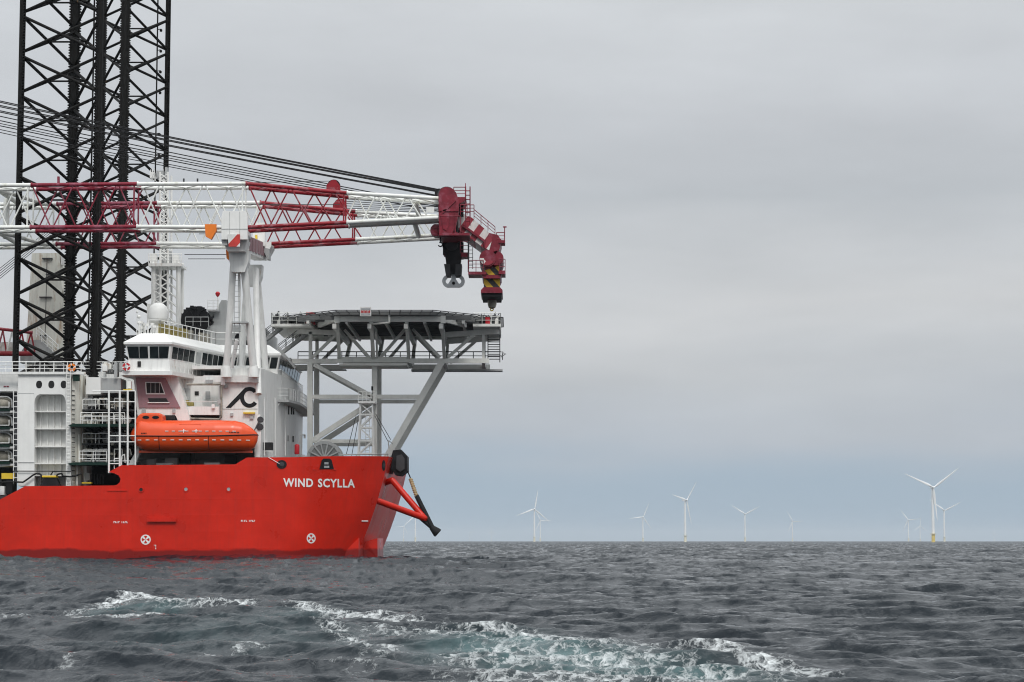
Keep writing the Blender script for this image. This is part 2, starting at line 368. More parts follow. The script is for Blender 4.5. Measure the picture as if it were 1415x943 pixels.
    L(t, fc.outputs[2], bs.inputs['Base Color'])
    ro = N(t, 'ShaderNodeMapRange'); L(t, ff.outputs[0], ro.inputs[0]); ro.inputs['To Min'].default_value = .045; ro.inputs['To Max'].default_value = .8
    L(t, ro.outputs[0], bs.inputs['Roughness']); bs.inputs['IOR'].default_value = 1.333; bs.inputs['Specular IOR Level'].default_value = .31
    # ripples too small for the mesh
    mpb = N(t, 'ShaderNodeMapping'); mpb.inputs['Scale'].default_value = (1, .7, 1); L(t, g.outputs['Position'], mpb.inputs[0])
    nb = N(t, 'ShaderNodeTexNoise', Scale=2.3, Detail=7.0, Roughness=.62); L(t, mpb.outputs[0], nb.inputs['Vector'])
    nb2 = N(t, 'ShaderNodeTexNoise', Scale=.23, Detail=5.0, Roughness=.6); L(t, mpb.outputs[0], nb2.inputs['Vector'])
    sm = N(t, 'ShaderNodeMath', operation='MULTIPLY_ADD'); L(t, nb2.outputs[0], sm.inputs[0]); sm.inputs[1].default_value = 3.0; L(t, nb.outputs[0], sm.inputs[2])
    sm2 = N(t, 'ShaderNodeMath', operation='MULTIPLY_ADD'); L(t, ff.outputs[0], sm2.inputs[0]); sm2.inputs[1].default_value = .35; L(t, sm.outputs[0], sm2.inputs[2])
    bp = N(t, 'ShaderNodeBump', Strength=.8, Distance=.10); L(t, sm2.outputs[0], bp.inputs['Height'])
    # wave slopes that a distant pixel averages over
    nsl = N(t, 'ShaderNodeTexNoise', Scale=.55, Detail=4.0, Roughness=.6); L(t, g.outputs['Position'], nsl.inputs['Vector'])
    sl = N(t, 'ShaderNodeVectorMath', operation='SUBTRACT'); L(t, nsl.outputs['Color'], sl.inputs[0]); sl.inputs[1].default_value = (.5, .5, .5)
    dist = N(t, 'ShaderNodeVectorMath', operation='LENGTH'); L(t, g.outputs['Position'], dist.inputs[0])
    dm = N(t, 'ShaderNodeMapRange'); L(t, dist.outputs['Value'], dm.inputs[0])
    for k_, v_ in (('From Min', 50), ('From Max', 700), ('To Min', .10), ('To Max', 1.4)): dm.inputs[k_].default_value = v_
    sc = N(t, 'ShaderNodeVectorMath', operation='SCALE'); L(t, sl.outputs[0], sc.inputs[0]); L(t, dm.outputs[0], sc.inputs['Scale'])
    # waves driven this way: fronts steeper than backs, in gusty streaks
    mpg = N(t, 'ShaderNodeMapping'); mpg.inputs['Scale'].default_value = (.26, .035, 1); L(t, g.outputs['Position'], mpg.inputs[0])
    ng = N(t, 'ShaderNodeTexNoise', Scale=1.0, Detail=5.0, Roughness=.65); L(t, mpg.outputs[0], ng.inputs['Vector'])
    gst = N(t, 'ShaderNodeMapRange'); L(t, ng.outputs[0], gst.inputs[0])
    for k_, v_ in (('From Min', .3), ('From Max', .7), ('To Min', -.02), ('To Max', -.42)): gst.inputs[k_].default_value = v_
    db = N(t, 'ShaderNodeMapRange'); L(t, dist.outputs['Value'], db.inputs[0])
    for k_, v_ in (('From Min', 20), ('From Max', 420), ('To Min', .4), ('To Max', 1.0)): db.inputs[k_].default_value = v_
    tl = N(t, 'ShaderNodeMath', operation='MULTIPLY'); L(t, gst.outputs[0], tl.inputs[0]); L(t, db.outputs[0], tl.inputs[1])
    mpw = N(t, 'ShaderNodeMapping'); mpw.inputs['Scale'].default_value = (1.15, .42, 1); mpw.inputs['Rotation'].default_value = (0, 0, R(8)); L(t, g.outputs['Position'], mpw.inputs[0])
    nw = N(t, 'ShaderNodeTexNoise', Scale=1.0, Detail=7.0, Roughness=.66, Distortion=.6); L(t, mpw.outputs[0], nw.inputs['Vector'])
    wv_ = N(t, 'ShaderNodeMapRange'); L(t, nw.outputs[0], wv_.inputs[0])     # steep little fronts of the wind chop
    for k_, v_ in (('From Min', .47), ('From Max', .68), ('To Min', .04), ('To Max', -.42)): wv_.inputs[k_].default_value = v_
    tsum = N(t, 'ShaderNodeMath', operation='ADD'); L(t, tl.outputs[0], tsum.inputs[0]); L(t, wv_.outputs[0], tsum.inputs[1])
    tv = N(t, 'ShaderNodeCombineXYZ'); L(t, tsum.outputs[0], tv.inputs['Y'])
    fl0 = N(t, 'ShaderNodeVectorMath', operation='ADD')
    fl = N(t, 'ShaderNodeVectorMath', operation='MULTIPLY'); L(t, sc.outputs[0], fl.inputs[0]); fl.inputs[1].default_value = (1, 1, 0)
    ad_ = N(t, 'ShaderNodeVectorMath', operation='ADD'); L(t, fl.outputs[0], fl0.inputs[0]); L(t, tv.outputs[0], fl0.inputs[1]); L(t, bp.outputs[0], ad_.inputs[0]); L(t, fl0.outputs[0], ad_.inputs[1])
    nm_ = N(t, 'ShaderNodeVectorMath', operation='NORMALIZE'); L(t, ad_.outputs[0], nm_.inputs[0]); L(t, nm_.outputs[0], bs.inputs['Normal'])
    me.materials.append(m)
    o = bpy.data.objects.new('sea', me); COL.objects.link(o); o['kind'] = 'structure'; o['label'] = 'choppy dark grey sea with a foaming wake in the foreground'
    return o
sea()

# ------------------------------------------------------------------ the vessel
YS = 207.0; YC = 232.4                     # near side of the hull, centreline
vessel = thing('installation_vessel', (XX(250, YC), YC, 0), 'large red-hulled jack-up vessel with white deckhouse and raised helideck', 'ship')
def lerp(a, b, t): return a+(b-a)*t
ZT = ZZ(632, YS)
def bow_keys(z):
    t = max(-.1, min(1.15, z/ZT))
    x1 = lerp(XX(375, YS), XX(405, YS), t)
    tb_ = max(0, min(1, t))
    kx = lerp(U(488, 760, 212.8).x, U(536, 633, 213.4).x, t + .10*math.sin(math.pi*tb_)); kY = lerp(212.8, 213.4, t)
    sx = lerp(U(514, 752, YC).x, U(549, 633, YC).x, t + .05*math.sin(math.pi*tb_))
    return x1, kx, kY, sx
def bez(a, c, b, t): return (a[0]*(1-t)**2+2*c[0]*t*(1-t)+b[0]*t*t, a[1]*(1-t)**2+2*c[1]*t*(1-t)+b[1]*t*t)
def bow_curve(z):
    x1, kx, kY, sx = bow_keys(z); pts = []
    for i in range(1, 15): pts.append(bez((x1, YS), (lerp(x1, kx, .55), YS), (kx, kY), i/14))
    for i in range(1, 7): pts.append(bez((kx, kY), (lerp(kx, sx, .6)+.1, lerp(kY, YC, .5)), (sx, YC), i/6))
    return pts
def hull_Y(x, z):
    x1 = bow_keys(z)[0]
    if x <= x1: return YS
    pts = [(x1, YS)] + bow_curve(z)
    for a, b in zip(pts[:-1], pts[1:]):
        if a[0] <= x <= b[0]: return lerp(a[1], b[1], (x-a[0])/max(1e-6, b[0]-a[0]))
    return YC
# sheer line of the near side, as distance along / height
sheer = [(-420, 700), (-30, 703), (0, 690.5), (35, 672), (100, 671.6), (167, 671), (167.3, 643.2), (325, 642), (341, 632.5), (385, 632)]
SH = [(XX(px, YS, py), ZZ(py, YS)) for px, py in sheer]
st = []
for (a, b) in zip(SH[:-1], SH[1:]):
    n = max(1, int((b[0]-a[0])/2.2))
    for i in range(n): st.append((lerp(a[0], b[0], i/n), lerp(a[1], b[1], i/n)))
NZ = 12
m = MB(); cols = []
for x, zt in st: cols.append([(x, YS, lerp(-2.5, zt, k/NZ)) for k in range(NZ+1)])
nb = 20
zs_top = lambda i: lerp(ZZ(632, YS), ZZ(631, 213.4), i/14) if i <= 14 else lerp(ZZ(631, 213.4), ZZ(636, YC), (i-14)/6)
for i in range(nb+1):
    c = []
    for k in range(NZ+1):
        z = lerp(-2.5, zs_top(i), k/NZ); zc = max(z, -.8)
        if i == 0: c.append((bow_keys(zc)[0], YS, z))
        else:
            p = bow_curve(zc)[i-1]; c.append((p[0], p[1], z))
    cols.append(c)
full = cols + [[(x, 2*YC-y, z) for x, y, z in c] for c in reversed(cols[:-1])]
m.loft(full, closed=False, cap=False)
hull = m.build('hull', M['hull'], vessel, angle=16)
m = MB(); x_ = XX(150, YS); m.prism_z([(SH[0][0]+.2, YS+.4), (XX(166, YS), YS+.4), (XX(166, YS), 2*YC-YS-.4), (SH[0][0]+.2, 2*YC-YS-.4)], 4.6, 4.75)
m.prism_z([(XX(168, YS), YS+.3), (XX(420, YS), YS+.3), (XX(480, 214), 212.5), (XX(528, 226), 216), (XX(528, 226), 2*YC-216), (XX(480, 214), 2*YC-212.5), (XX(420, YS), 2*YC-YS-.3), (XX(168, YS), 2*YC-YS-.3)], ZZ(650, YS), ZZ(649, YS))
m.build('deck', M['green'], hull)
MB().pp([(168, 672), (168, 643.1), (150, 652.5), (158, 654.3), (164, 657.3), (166.6, 662), (165.5, 666.5), (162, 670), (156, 671.6), (156, 673), (168, 673)], YS-.02, .5).build('bulwark_lip', M['hull'], hull)
# rubbing rail along the sheer of the forecastle and a long weld bead
MB().pbox(203, 716.6, 243, 721.2, YS-.28, .27).build('fender_bar', M['hull'], hull)
for x0, x1, y in ((148, 176, 678.2), (432, 463, 648.6), (495, 503, 719.5)):
    b = MB()
    a = U(x0, y, YS); c = U(x1, y, YS); ya = hull_Y(a.x, a.z)-.03; yc = hull_Y(c.x, c.z)-.03
    b.bar((a.x, ya, a.z), (c.x, yc, c.z), .06, .10); b.build('plate_ledge', M['hull'] if x0 < 490 else M['white'], hull)
def on_hull(px, py, Yg=None):
    """point of the hull skin the photograph shows at px, py"""
    Y = YS
    for _ in range(30):
        p = U(px, py, Y); Y = lerp(Y, hull_Y(p.x, p.z), .5)
    return U(px, py, Y)
def hull_patch(mb, polys, off=.03):
    for poly in polys:
        vs = []
        for (px, py) in poly:
            p = on_hull(px, py); vs.append((p.x, p.y-off, p.z))
        n = len(vs); mb.add(vs + [(x, y+off*.8, z) for x, y, z in vs], [tuple(range(n))] + [(i, i+n, (i+1) % n+n, (i+1) % n) for i in range(n)])
for (px, py) in ((195, 677), (257, 676.3), (316, 676.3)):
    c = on_hull(px, py); MB().ring((c.x, c.y-.07, c.z), .17, .25, .07, 20).build('porthole_rim', M['hull'], hull)
    MB().disc((c.x, c.y-.035, c.z), .17, .035, 18).build('porthole_glass', M['opening'] if px < 200 else M['steel'], hull)
for (px, py, rx, ry) in ((389.3, 642, 5.6, 5.0), (530.3, 643.5, 2.0, 6.2)):
    c = on_hull(px, py); s_ = F/c.y; b = MB(); sl = .0 if rx > 4 else .62
    hull_patch(b, [[(px+rx*1.25*math.cos(a*.3142), py+ry*1.2*math.sin(a*.3142)) for a in range(20)]], .06); f_ = b.build('fairlead', M['black'], hull)
    b = MB(); hull_patch(b, [[(px+.3+rx*.6*math.cos(a*.3142), py-.4+ry*.6*math.sin(a*.3142)) for a in range(20)]], .09); b.build('fairlead_roller', M['dark'], hull)
b = MB(); hull_patch(b, [[(441.5, 648.5), (444.5, 636.5), (447, 634), (456, 634), (458.5, 636.5), (461.5, 648.5)]], .08); b.build('fairlead', M['black'], hull)
b = MB(); hull_patch(b, [[(448.5, 639), (454, 639), (454, 642), (448.5, 642)], [(448, 644), (455, 644), (455, 647), (448, 647)]], .12); b.build('fairlead_roller', M['steel'], hull)
# thruster marks
for (px, py) in ((201.3, 746), (430, 744.2)):
    b = MB(); ro, ri = (7.0, 5.4)
    fx = 1.0 if px < 300 else .88
    for i in range(28):
        a0, a1 = i*2*math.pi/28, (i+1)*2*math.pi/28
        hull_patch(b, [[(px+fx*ro*math.cos(a0), py+ro*math.sin(a0)), (px+fx*ro*math.cos(a1), py+ro*math.sin(a1)), (px+fx*ri*math.cos(a1), py+ri*math.sin(a1)), (px+fx*ri*math.cos(a0), py+ri*math.sin(a0))]])
    for k in range(4):
        a = math.pi/4 + k*math.pi/2; c_, s_ = math.cos(a), math.sin(a)
        hull_patch(b, [[(px+fx*(.4*c_-.5*s_), py+.4*s_+.5*c_), (px+fx*(5.3*c_-1.7*s_), py+5.3*s_+1.7*c_), (px+fx*(5.3*c_+1.7*s_), py+5.3*s_-1.7*c_), (px+fx*(.4*c_+.5*s_), py+.4*s_-.5*c_)]], .035)
    b.build('thruster_mark', M['whitec'], hull)
# small stencilled marks
def ticks(x0, x1, y0, y1, pat):
    b = MB(); n = len(pat); wd = (x1-x0)/n
    for i, ch in enumerate(pat):
        if ch == '.': continue
        xa = x0+i*wd
        hull_patch(b, [[(xa, y0), (xa+wd*.35, y0), (xa+wd*.35, y1), (xa, y1)]])
        if ch == '2': hull_patch(b, [[(xa+wd*.35, y0), (xa+wd*.8, y0), (xa+wd*.8, y0+.7), (xa+wd*.35, y0+.7)]])
        if ch == '3': hull_patch(b, [[(xa+wd*.35, y1-.8), (xa+wd*.8, y1-.8), (xa+wd*.8, y1), (xa+wd*.35, y1)]])
    b.build('stencil_marks', M['whitec'], hull)
ticks(157, 177, 720.6, 723.2, '2312.1323'); ticks(333, 353, 718.8, 721.4, '2123.1232')
b = MB()
for y in (753.2, 755.6, 758): hull_patch(b, [[(214.3, y), (215.9, y), (215.9, y+1.1), (214.3, y+1.1)]])
hull_patch(b, [[(212.6, 753.2), (214.3, 753.2), (214.3, 753.9), (212.6, 753.9)]]); b.build('draught_marks', M['whitec'], hull)
# the ship's name
def text_polys(txt, x0, x1, y0, y1, warp, bold=.02):
    cu = bpy.data.curves.new('t', 'FONT'); cu.body = txt; cu.resolution_u = 3; cu.offset = bold; cu.space_character = 1.12; cu.space_word = 1.25
    o = bpy.data.objects.new('t', cu); COL.objects.link(o)
    me = bpy.data.meshes.new_from_object(o.evaluated_get(bpy.context.evaluated_depsgraph_get()))
    vs = [v.co.copy() for v in me.vertices]; fs = [tuple(p.vertices) for p in me.polygons]
    bpy.data.objects.remove(o); bpy.data.curves.remove(cu)
    ax, bx = min(v.x for v in vs), max(v.x for v in vs); ay, by = min(v.y for v in vs), max(v.y for v in vs)
    bpy.data.meshes.remove(me)
    return [warp(lerp(x0, x1, (v.x-ax)/(bx-ax)), lerp(y1, y0, (v.y-ay)/(by-ay))) for v in vs], fs
def wname(px, py):
    p = on_hull(px, py + (px-391)/100*1.3); return (p.x, p.y-.05, p.z)
vs, fs = text_polys('WIND SCYLLA', 391.5, 490.5, 661, 673, wname, .028)
MB().add(vs, fs).build('ship_name', M['whitec'], hull, smooth=False)
# bow gear
b = MB(); b.pp([(540.5, 632), (543, 622.5), (554, 621.2), (562.8, 630.5), (563, 651), (554, 657.5), (546, 656.5), (540.5, 648)], 219.5, 3.4)
roll = b.build('bow_roller_frame', M['black'], hull, smooth=False)
b = MB(); b.pp([(548, 630), (555, 628), (559, 634), (559, 648), (553, 652), (547, 648)], 219.3, .18); b.build('roller_cheek_plate', M['dark'], hull, smooth=False)
b = MB(); b.pbox(534, 636, 542, 655, 220.3, 2.0); b.build('roller_bracket', M['headr'], hull)
ta = U(530, 668, 218.6); tb = U(542, 664, 217.6); tc_ = U(587, 716.5, 216.5); td = U(510, 688, 213.2)
for nm, pts in (('upper_arm', [ta, tb, tc_]), ('lower_arm', [td, tc_])):
    b = MB(); b.path(pts, .32, 12); b.lathe(pts[-1], [(.02, -.34), (.24, -.24), (.34, 0), (.24, .24), (.02, .34)], 12)
    if len(pts) == 3: b.lathe(pts[1], [(.02, -.32), (.22, -.23), (.32, 0), (.22, .23), (.02, .32)], 12)
    b.build('bow_arm', M['hull'], hull)
e = U(601, 733, 216.5)
b = MB(); b.tube(U(579, 714.5, 216.6), e, .2, 8); b.build('arm_tip_bar', M['black'], hull)
b = MB(); b.tube(U(596, 728.5, 216.4), e + Vector((.25, 0, -.25)), .27, 10, .5); b.tube(e+Vector((.25, 0, -.25)), e+Vector((.33, 0, -.32)), .5, 10, .42); b.build('arm_end_cone', M['rubber'], hull)
b = MB(); b.tube(U(575.5, 685, 216.8), U(598, 731, 216.5), .24, 8, .26); b.build('hose_tail', M['rubber'], hull)
b = MB(); b.path([U(563.3, 651.5, 219.6), U(568.5, 664, 218.4)], .07, 6); b.build('rope', M['black'], hull)
b = MB()
for i in range(9):
    t = i/8; p = U(lerp(567.5, 575.5, t), lerp(663, 686, t), lerp(218.4, 216.8, t)); b.lathe(p, [(.05, -.16), (.2, -.08), (.24, 0), (.2, .08), (.05, .16)], 7)
b.build('rope_stopper', M['rope'], hull)
# forefoot, near the water
b = MB(); q_ = [U(477, 762, 211.2), U(495.5, 743.5, 211.8), U(495.5, 772, 211.8), U(477, 772, 211.2)]; b.loft([q_, [p+Vector((.25, 2.6, 0)) for p in q_]]); b.build('forefoot', M['hull'], hull, smooth=False)
b = MB(); q_ = [U(497.5, 751.5, 215.5), U(506, 748.5, 215.6), U(521.5, 744, 216), U(521.8, 772, 216), U(497.5, 772, 215.5)]; b.loft([q_, [p+Vector((-.2, 13, 0)) for p in q_]]); b.build('forefoot', M['hull'], hull, smooth=False)

def rail(pts, h=1.05, n=None, r=.028, mid=2, closed=False, step=1.3):
    """posts, a top rail and mid rails along points"""
    b = MB()
    if closed: pts = list(pts)+[pts[0]]
    for a, c in zip(pts[:-1], pts[1:]):
        a = Vector(a); c = Vector(c); k = max(1, int((c-a).length/step))
        for i in range(k+1):
            p = a.lerp(c, i/k); b.tube(p, p+Vector((0, 0, h)), r, 5)
        for j in range(mid+1):
            dz = Vector((0, 0, h*(1-j/(mid+1)))); b.tube(a+dz, c+dz, r*(1.15 if j == 0 else .85), 5)
    return b
def ladder(mb, a, c, wd=.5, axis=(1, 0, 0), step=.32, r=.03):
    a = Vector(a); c = Vector(c); ax = Vector(axis)*wd/2; mb.tube(a-ax, c-ax, r, 5); mb.tube(a+ax, c+ax, r, 5)
    k = int((c-a).length/step)
    for i in range(1, k): p = a.lerp(c, i/k); mb.tube(p-ax, p+ax, r*.8, 4)
    return mb

# ---- deckhouse
YD = 211.5
dk = MB()
xa, xf = XX(190, YD), XX(356.5, YD); ztop = ZZ(503, YD); zmid = ZZ(612, YD); zlow = ZZ(640, YD)-1.2
xc = XX(409, YC)
plan = lambda xa_, y0: [(xa_, y0), (xf, y0), (lerp(xf, xc, .75), lerp(YD, YC, .45)), (xc, YC), (lerp(xf, xc, .75), 2*YC-lerp(YD, YC, .45)), (xf, 2*YC-y0), (xa_, 2*YC-y0)]
# side walls: logo wall, then the part under the wing; boat deck recess stays open below
wall_top = ZZ(509, YD)
dk.prism_z([(XX(304, YD), YD), (xf, YD), (lerp(xf, xc, .75), lerp(YD, YC, .45)), (xc, YC), (lerp(xf, xc, .75), 2*YC-lerp(YD, YC, .45)), (xf, 2*YC-YD), (XX(304, YD), 2*YC-YD)], zmid, wall_top)
house = dk.build('deckhouse', M['white'], vessel, smooth=False)
def dpart(name, mat, fn, **kw):
    b = MB(); fn(b); return b.build(name, mat, house, **kw)
# lower front block (right of the boat recess), recess back wall
dpart('forward_wall', M['white'], lambda b: b.prism_z([(XX(352, YD), YD), (xf, YD), (lerp(xf, xc, .75), lerp(YD, YC, .45)), (xc, YC), (xc, YC+12), (XX(352, YD), YC+12)], zlow, zmid-.002), smooth=False)
dpart('recess_wall', M['grey'], lambda b: b.box(XX(180, 217), XX(352, YD)-.01, 217, 217.3, zlow, zmid-.002))
dpart('boat_deck', M['white'], lambda b: b.box(XX(186, YD), XX(352, YD)-.01, YD+.1, 217.3, zmid-.28, zmid-.003))
# aft part, with the mauve panel and the balcony
dpart('aft_wall', M['white'], lambda b: b.pp([(186, 520), (304, 520), (304, 582), (186, 582)], 213.2, 30), smooth=False)
dpart('aft_wall', M['white'], lambda b: b.pp([(188, 581), (304, 581), (304, 612.5), (188, 612.5)], 212.0, 30), smooth=False)
dpart('wing_pillar', M['white'], lambda b: b.pp([(184, 515.5), (243, 515.5), (262, 578), (262, 582), (246, 582), (243, 575), (226, 575), (190, 575)], 210.4, 2.75), smooth=False)
dpart('mauve_panel', M['mauve'], lambda b: b.pp([(187.5, 522), (228.5, 522.5), (249, 563.5), (192, 563.5)], 210.25, .14), smooth=False)
dpart('panel_window', M['whitec'], lambda b: b.pp([(200.5, 528), (222.5, 528.5), (228.5, 545.2), (201.5, 545.2)], 210.19, .06), smooth=False)
dpart('panel_window', M['opening'], lambda b: b.pp([(202, 529.2), (221.6, 529.6), (226.5, 543.4), (203, 543.4)], 210.15, .05), smooth=False)
for x in (208, 214, 220): dpart('window_bar', M['grey'], lambda b: b.pbox(x, 529.5, x+.7, 543.3, 210.11, .04))
dpart('panel_window', M['opening'], lambda b: b.pp([(204.5, 550.5), (229.5, 550.5), (233, 556.2), (206.5, 556.2)], 210.17, .08), smooth=False)
dpart('window_sill', M['whitec'], lambda b: b.pbox(204, 556, 234, 557.2, 210.1, .15))
dpart('wall_opening', M['opening'], lambda b: b.pbox(226.5, 574, 242, 580, 210.34, 1.0))
dpart('balcony_front', M['white'], lambda b: b.pbox(253, 562, 303, 573.5, 211.1, .12))
dpart('balcony_floor', M['white'], lambda b: b.box(XX(253, 211.1), XX(303, 211.1), 211.24, 213.1, ZZ(573.5, 211.1), ZZ(572, 211.1)))
dpart('balcony_rail', M['whitec'], lambda b: b.path([U(253, 555, 211.2), U(303, 555, 211.2)], .03, 5).path([U(278, 548, 211.2), U(278, 562, 211.2)], .03, 5))
dpart('wall_slot', M['opening'], lambda b: b.pbox(253, 574.5, 302, 580.5, 211.93, .3))
dpart('door', M['grey'], lambda b: b.pbox(254, 537, 263, 561, 213.1, .09))
dpart('wall_window', M['opening'], lambda b: b.pbox(269, 541, 274.5, 546.5, 213.12, .07))
dpart('winch', M['olive'], lambda b: b.pbox(254, 553, 260, 560, 211.5, .8).pbox(260, 556, 267, 561, 211.6, .7))
dpart('pipe', M['cream'], lambda b: b.path([U(258, 531.5, 211), U(306, 531.5, 211), U(306, 576, 211), U(303, 579.5, 211), U(256, 578.5, 211)], .10, 8))
dpart('pipe', M['grey'], lambda b: b.path([U(303.5, 534, 211.1), U(303.5, 574, 211.1)], .08, 8).pbox(300.5, 552, 308, 558, 210.95, .15))
dpart('flood_lamp', M['whitec'], lambda b: b.pbox(292.5, 558.5, 296.5, 564.5, 210.8, .3))
dpart('wall_beam', M['white'], lambda b: b.pbox(281, 519, 357, 528.5, 211.0, .48))
dpart('beam_box', M['grey'], lambda b: b.pbox(284, 525, 294, 529.5, 210.8, .18))
dpart('beam_bracket', M['white'], lambda b: b.pbox(305, 521, 311, 532, 210.85, .14).pbox(349, 519, 355, 529, 210.85, .14))
dpart('wall_seam', M['grey'], lambda b: b.pbox(306, 565, 356, 565.7, 211.47, .02))
dpart('yellow_light_tray', M['yellow'], lambda b: b.pbox(336, 569.8, 352, 571.8, 211.1, .38))
for px, Yw in ((398, 226.4), (402.2, 228.6), (405, 230.1)):
    dpart('slit_window', M['opening'], lambda b: b.bar(U(px, 561, Yw)+Vector((.05, 0, 0)), U(px, 573, Yw)+Vector((.05, 0, 0)), .34, .12, (1, 0, 0)))
dpart('hatch_frame', M['whitec'], lambda b: b.bar(U(369.8, 611.5, 214.4), U(369.8, 622.5, 214.4), .2, 1.3, (0, 1, 0)))
dpart('hatch_opening', M['opening'], lambda b: b.pbox(363.5, 611.5, 376, 622, 213.5, 1.0))
dpart('ladder_frame', M['whitec'], lambda b: ladder(b, U(371, 632, 213.3), U(371, 623, 213.3), .7).pbox(364, 623, 376, 624, 213.3, .1))
for px, py, Yw in ((388, 598, 222.4), (397, 602, 226.2), (404.5, 603, 229.8), (385, 562, 220.8), (391, 600, 223.6)):
    dpart('slit_window', M['opening'], lambda b: b.bar(U(px, py, Yw)+Vector((.05, 0, 0)), U(px, py+8, Yw)+Vector((.05, 0, 0)), .3, .1, (1, 0, 0)))
for px in (364, 379, 393): dpart('wall_pipe', M['white'], lambda b: b.tube(U(px, 550, 213+(px-364)*.33)+Vector((.12, -.3, 0)), U(px, 630, 213+(px-364)*.33)+Vector((.12, -.3, 0)), .05, 6))
for x0, y0, x1, y1 in ((309, 533, 315, 537), (345, 575, 350, 579), (318, 571, 322, 575), (196, 566, 201, 571), (238, 566, 242, 571), (284, 541, 290, 552)): dpart('wall_box', M['grey'], lambda b: b.pbox(x0, y0, x1, y1, (211.3 if x0 > 303 else 210.2 if x0 < 250 else 213.0), .2))
# logo on the wall
def logo(b):
    cx, cy = 344.8, 549.3
    outer, inner = [], []
    for i in range(31):
        a = R(lerp(40, 322, i/30)); outer.append((cx+13.2*math.cos(a), cy-14.4*math.sin(a))); inner.append((cx+7.6*math.cos(a), cy-8.9*math.sin(a)))
    Yl = YD-.03
    for i in range(30):
        b.pp([outer[i], outer[i+1], inner[i+1], inner[i]], Yl, .02)
    b.pp([(312, 563.8), (319, 563.8), (333.5, 549.5), (334.5, 540.5), (341.5, 536.5), (343, 535), (338.5, 536)], Yl-.004, .02)
dpart('logo', M['black'], logo, smooth=False)
# clutter in the boat recess
for x0, x1, y0, y1, mt, Y in ((203, 215, 634, 643, 'grey', 213), (228, 245, 633, 643, 'grey', 213), (216, 238, 640, 643, 'whitec', 211.5), (282, 303, 639.5, 643, 'whitec', 211.5), (248, 262, 626, 640, 'dark', 215), (310, 326, 628, 640, 'dark', 215)):
    dpart('deck_locker', M[mt], lambda b: b.pbox(x0, y0, x1, y1, Y, 1.0))
dpart('recess_pipe', M['grey'], lambda b: b.path([U(180, 634, 216.6), U(350, 634, 216.6)], .07, 6).path([U(269, 614, 216.5), U(269, 642, 216.5)], .09, 6))
dpart('davit_arm', M['whitec'], lambda b: b.pp([(177.5, 642.5), (187, 642.5), (192.5, 627), (191.5, 617), (187, 617), (186.5, 626)], 209.6, .6), smooth=False)
dpart('davit_arm', M['whitec'], lambda b: b.pp([(353, 632), (359.5, 632), (361, 590), (359, 572), (355.5, 575), (355.5, 600)], 210.2, .7), smooth=False)
dpart('davit_sheave', M['dark'], lambda b: b.disc(U(359.5, 580, 210.1), .3, .5, 12).disc(U(358.5, 590, 210.1), .35, .5, 12))
dpart('roof_deck', M['white'], lambda b: b.prism_z([(XX(262, YD), YD+1.2), (xf-.3, YD+1.2), (xc-.6, YC), (xf-.3, 2*YC-YD-1.2), (XX(262, YD), 2*YC-YD-1.2)], wall_top+.01, wall_top+.35))

# ---- bridge
zf, zs, zh, zr_, zr2 = (ZZ(y, 208.8) for y in (517.5, 497, 478, 474.5, 459.5))
P1 = (XX(177.5, 208.8, 496), 208.8); P2 = (XX(234, 208.8, 496), 208.8); P3 = (XX(312, 222, 505), 221.5); P4 = (XX(384, 222, 510), 221.5)
mir = lambda p: (p[0], 2*YC-p[1])
base = [P1, P2, P3, P4, mir(P4), mir(P3), mir(P2), mir(P1)]
def offs(poly, d):       # outward for a counter-clockwise polygon
    n = len(poly); out = []
    for i in range(n):
        a, b, c = Vector(poly[i-1]), Vector(poly[i]), Vector(poly[(i+1) % n])
        e1 = (b-a).normalized(); e2 = (c-b).normalized(); n1 = Vector((e1.y, -e1.x)); n2 = Vector((e2.y, -e2.x))
        k = (n1+n2); k = k/max(.35, k.length_squared)*2*1.0
        out.append((b.x+k.x*d/1.0*1.0, b.y+k.y*d))
    return out
ringz = lambda poly, z: [Vector((x, y, z)) for x, y in poly]
b = MB(); b.loft([ringz(offs(base, .12), zf+.3), ringz(base, zs), ringz(offs(base, .25), zh), ringz(offs(base, .27), zh+.02)])
bridge = b.build('bridge', M['white'], vessel, smooth=False)
b = MB(); b.loft([ringz(offs(base, .5), zf-.1), ringz(offs(base, .5), zf+.29)]); b.build('bridge_deck', M['whitec'], bridge, smooth=False)
b = MB(); b.loft([ringz(offs(base, .32), zh+.03), ringz(offs(base, .42), zr_-.12), ringz(offs(base, .42), zr_+.08), ringz(offs(base, -1.0), zr2)]); b.build('roof', M['whitec'], bridge, smooth=False)
def panes(i, spans, mat='glass', z0=.1, z1=.94):
    lo = ringz(base, zs); hi = ringz(offs(base, .25), zh); j = (i+1) % 8
    A0, B0, A1, B1 = lo[i], lo[j], hi[i], hi[j]; nn = (B0-A0).cross(A1-A0).normalized()
    if nn.z > .3 or (nn.dot(Vector((0, -1, 0))) < 0 and i in (0, 1, 2)): nn = -nn
    if i == 3 and nn.x < 0: nn = -nn
    for (u0, u1) in spans:
        q = [A0.lerp(B0, u0).lerp(A1.lerp(B1, u0), z0), A0.lerp(B0, u1).lerp(A1.lerp(B1, u1), z0), A0.lerp(B0, u1).lerp(A1.lerp(B1, u1), z1), A0.lerp(B0, u0).lerp(A1.lerp(B1, u0), z1)]
        b = MB(); b.add([p+nn*.05 for p in q] + [p+nn*.01 for p in q], [(0,1,2,3), (0,4,5,1), (1,5,6,2), (2,6,7,3), (3,7,4,0)])
        w_ = b.build('window_pane', M[mat], bridge, smooth=False)
panes(0, [(.03, .485), (.53, .96)])
panes(1, [(.035+.098*k, .118+.098*k) for k in range(4)] + [(.56+.098*k, .64+.098*k) for k in range(4)])
panes(1, [(.45, .53)], 'grey', -.5, .9)
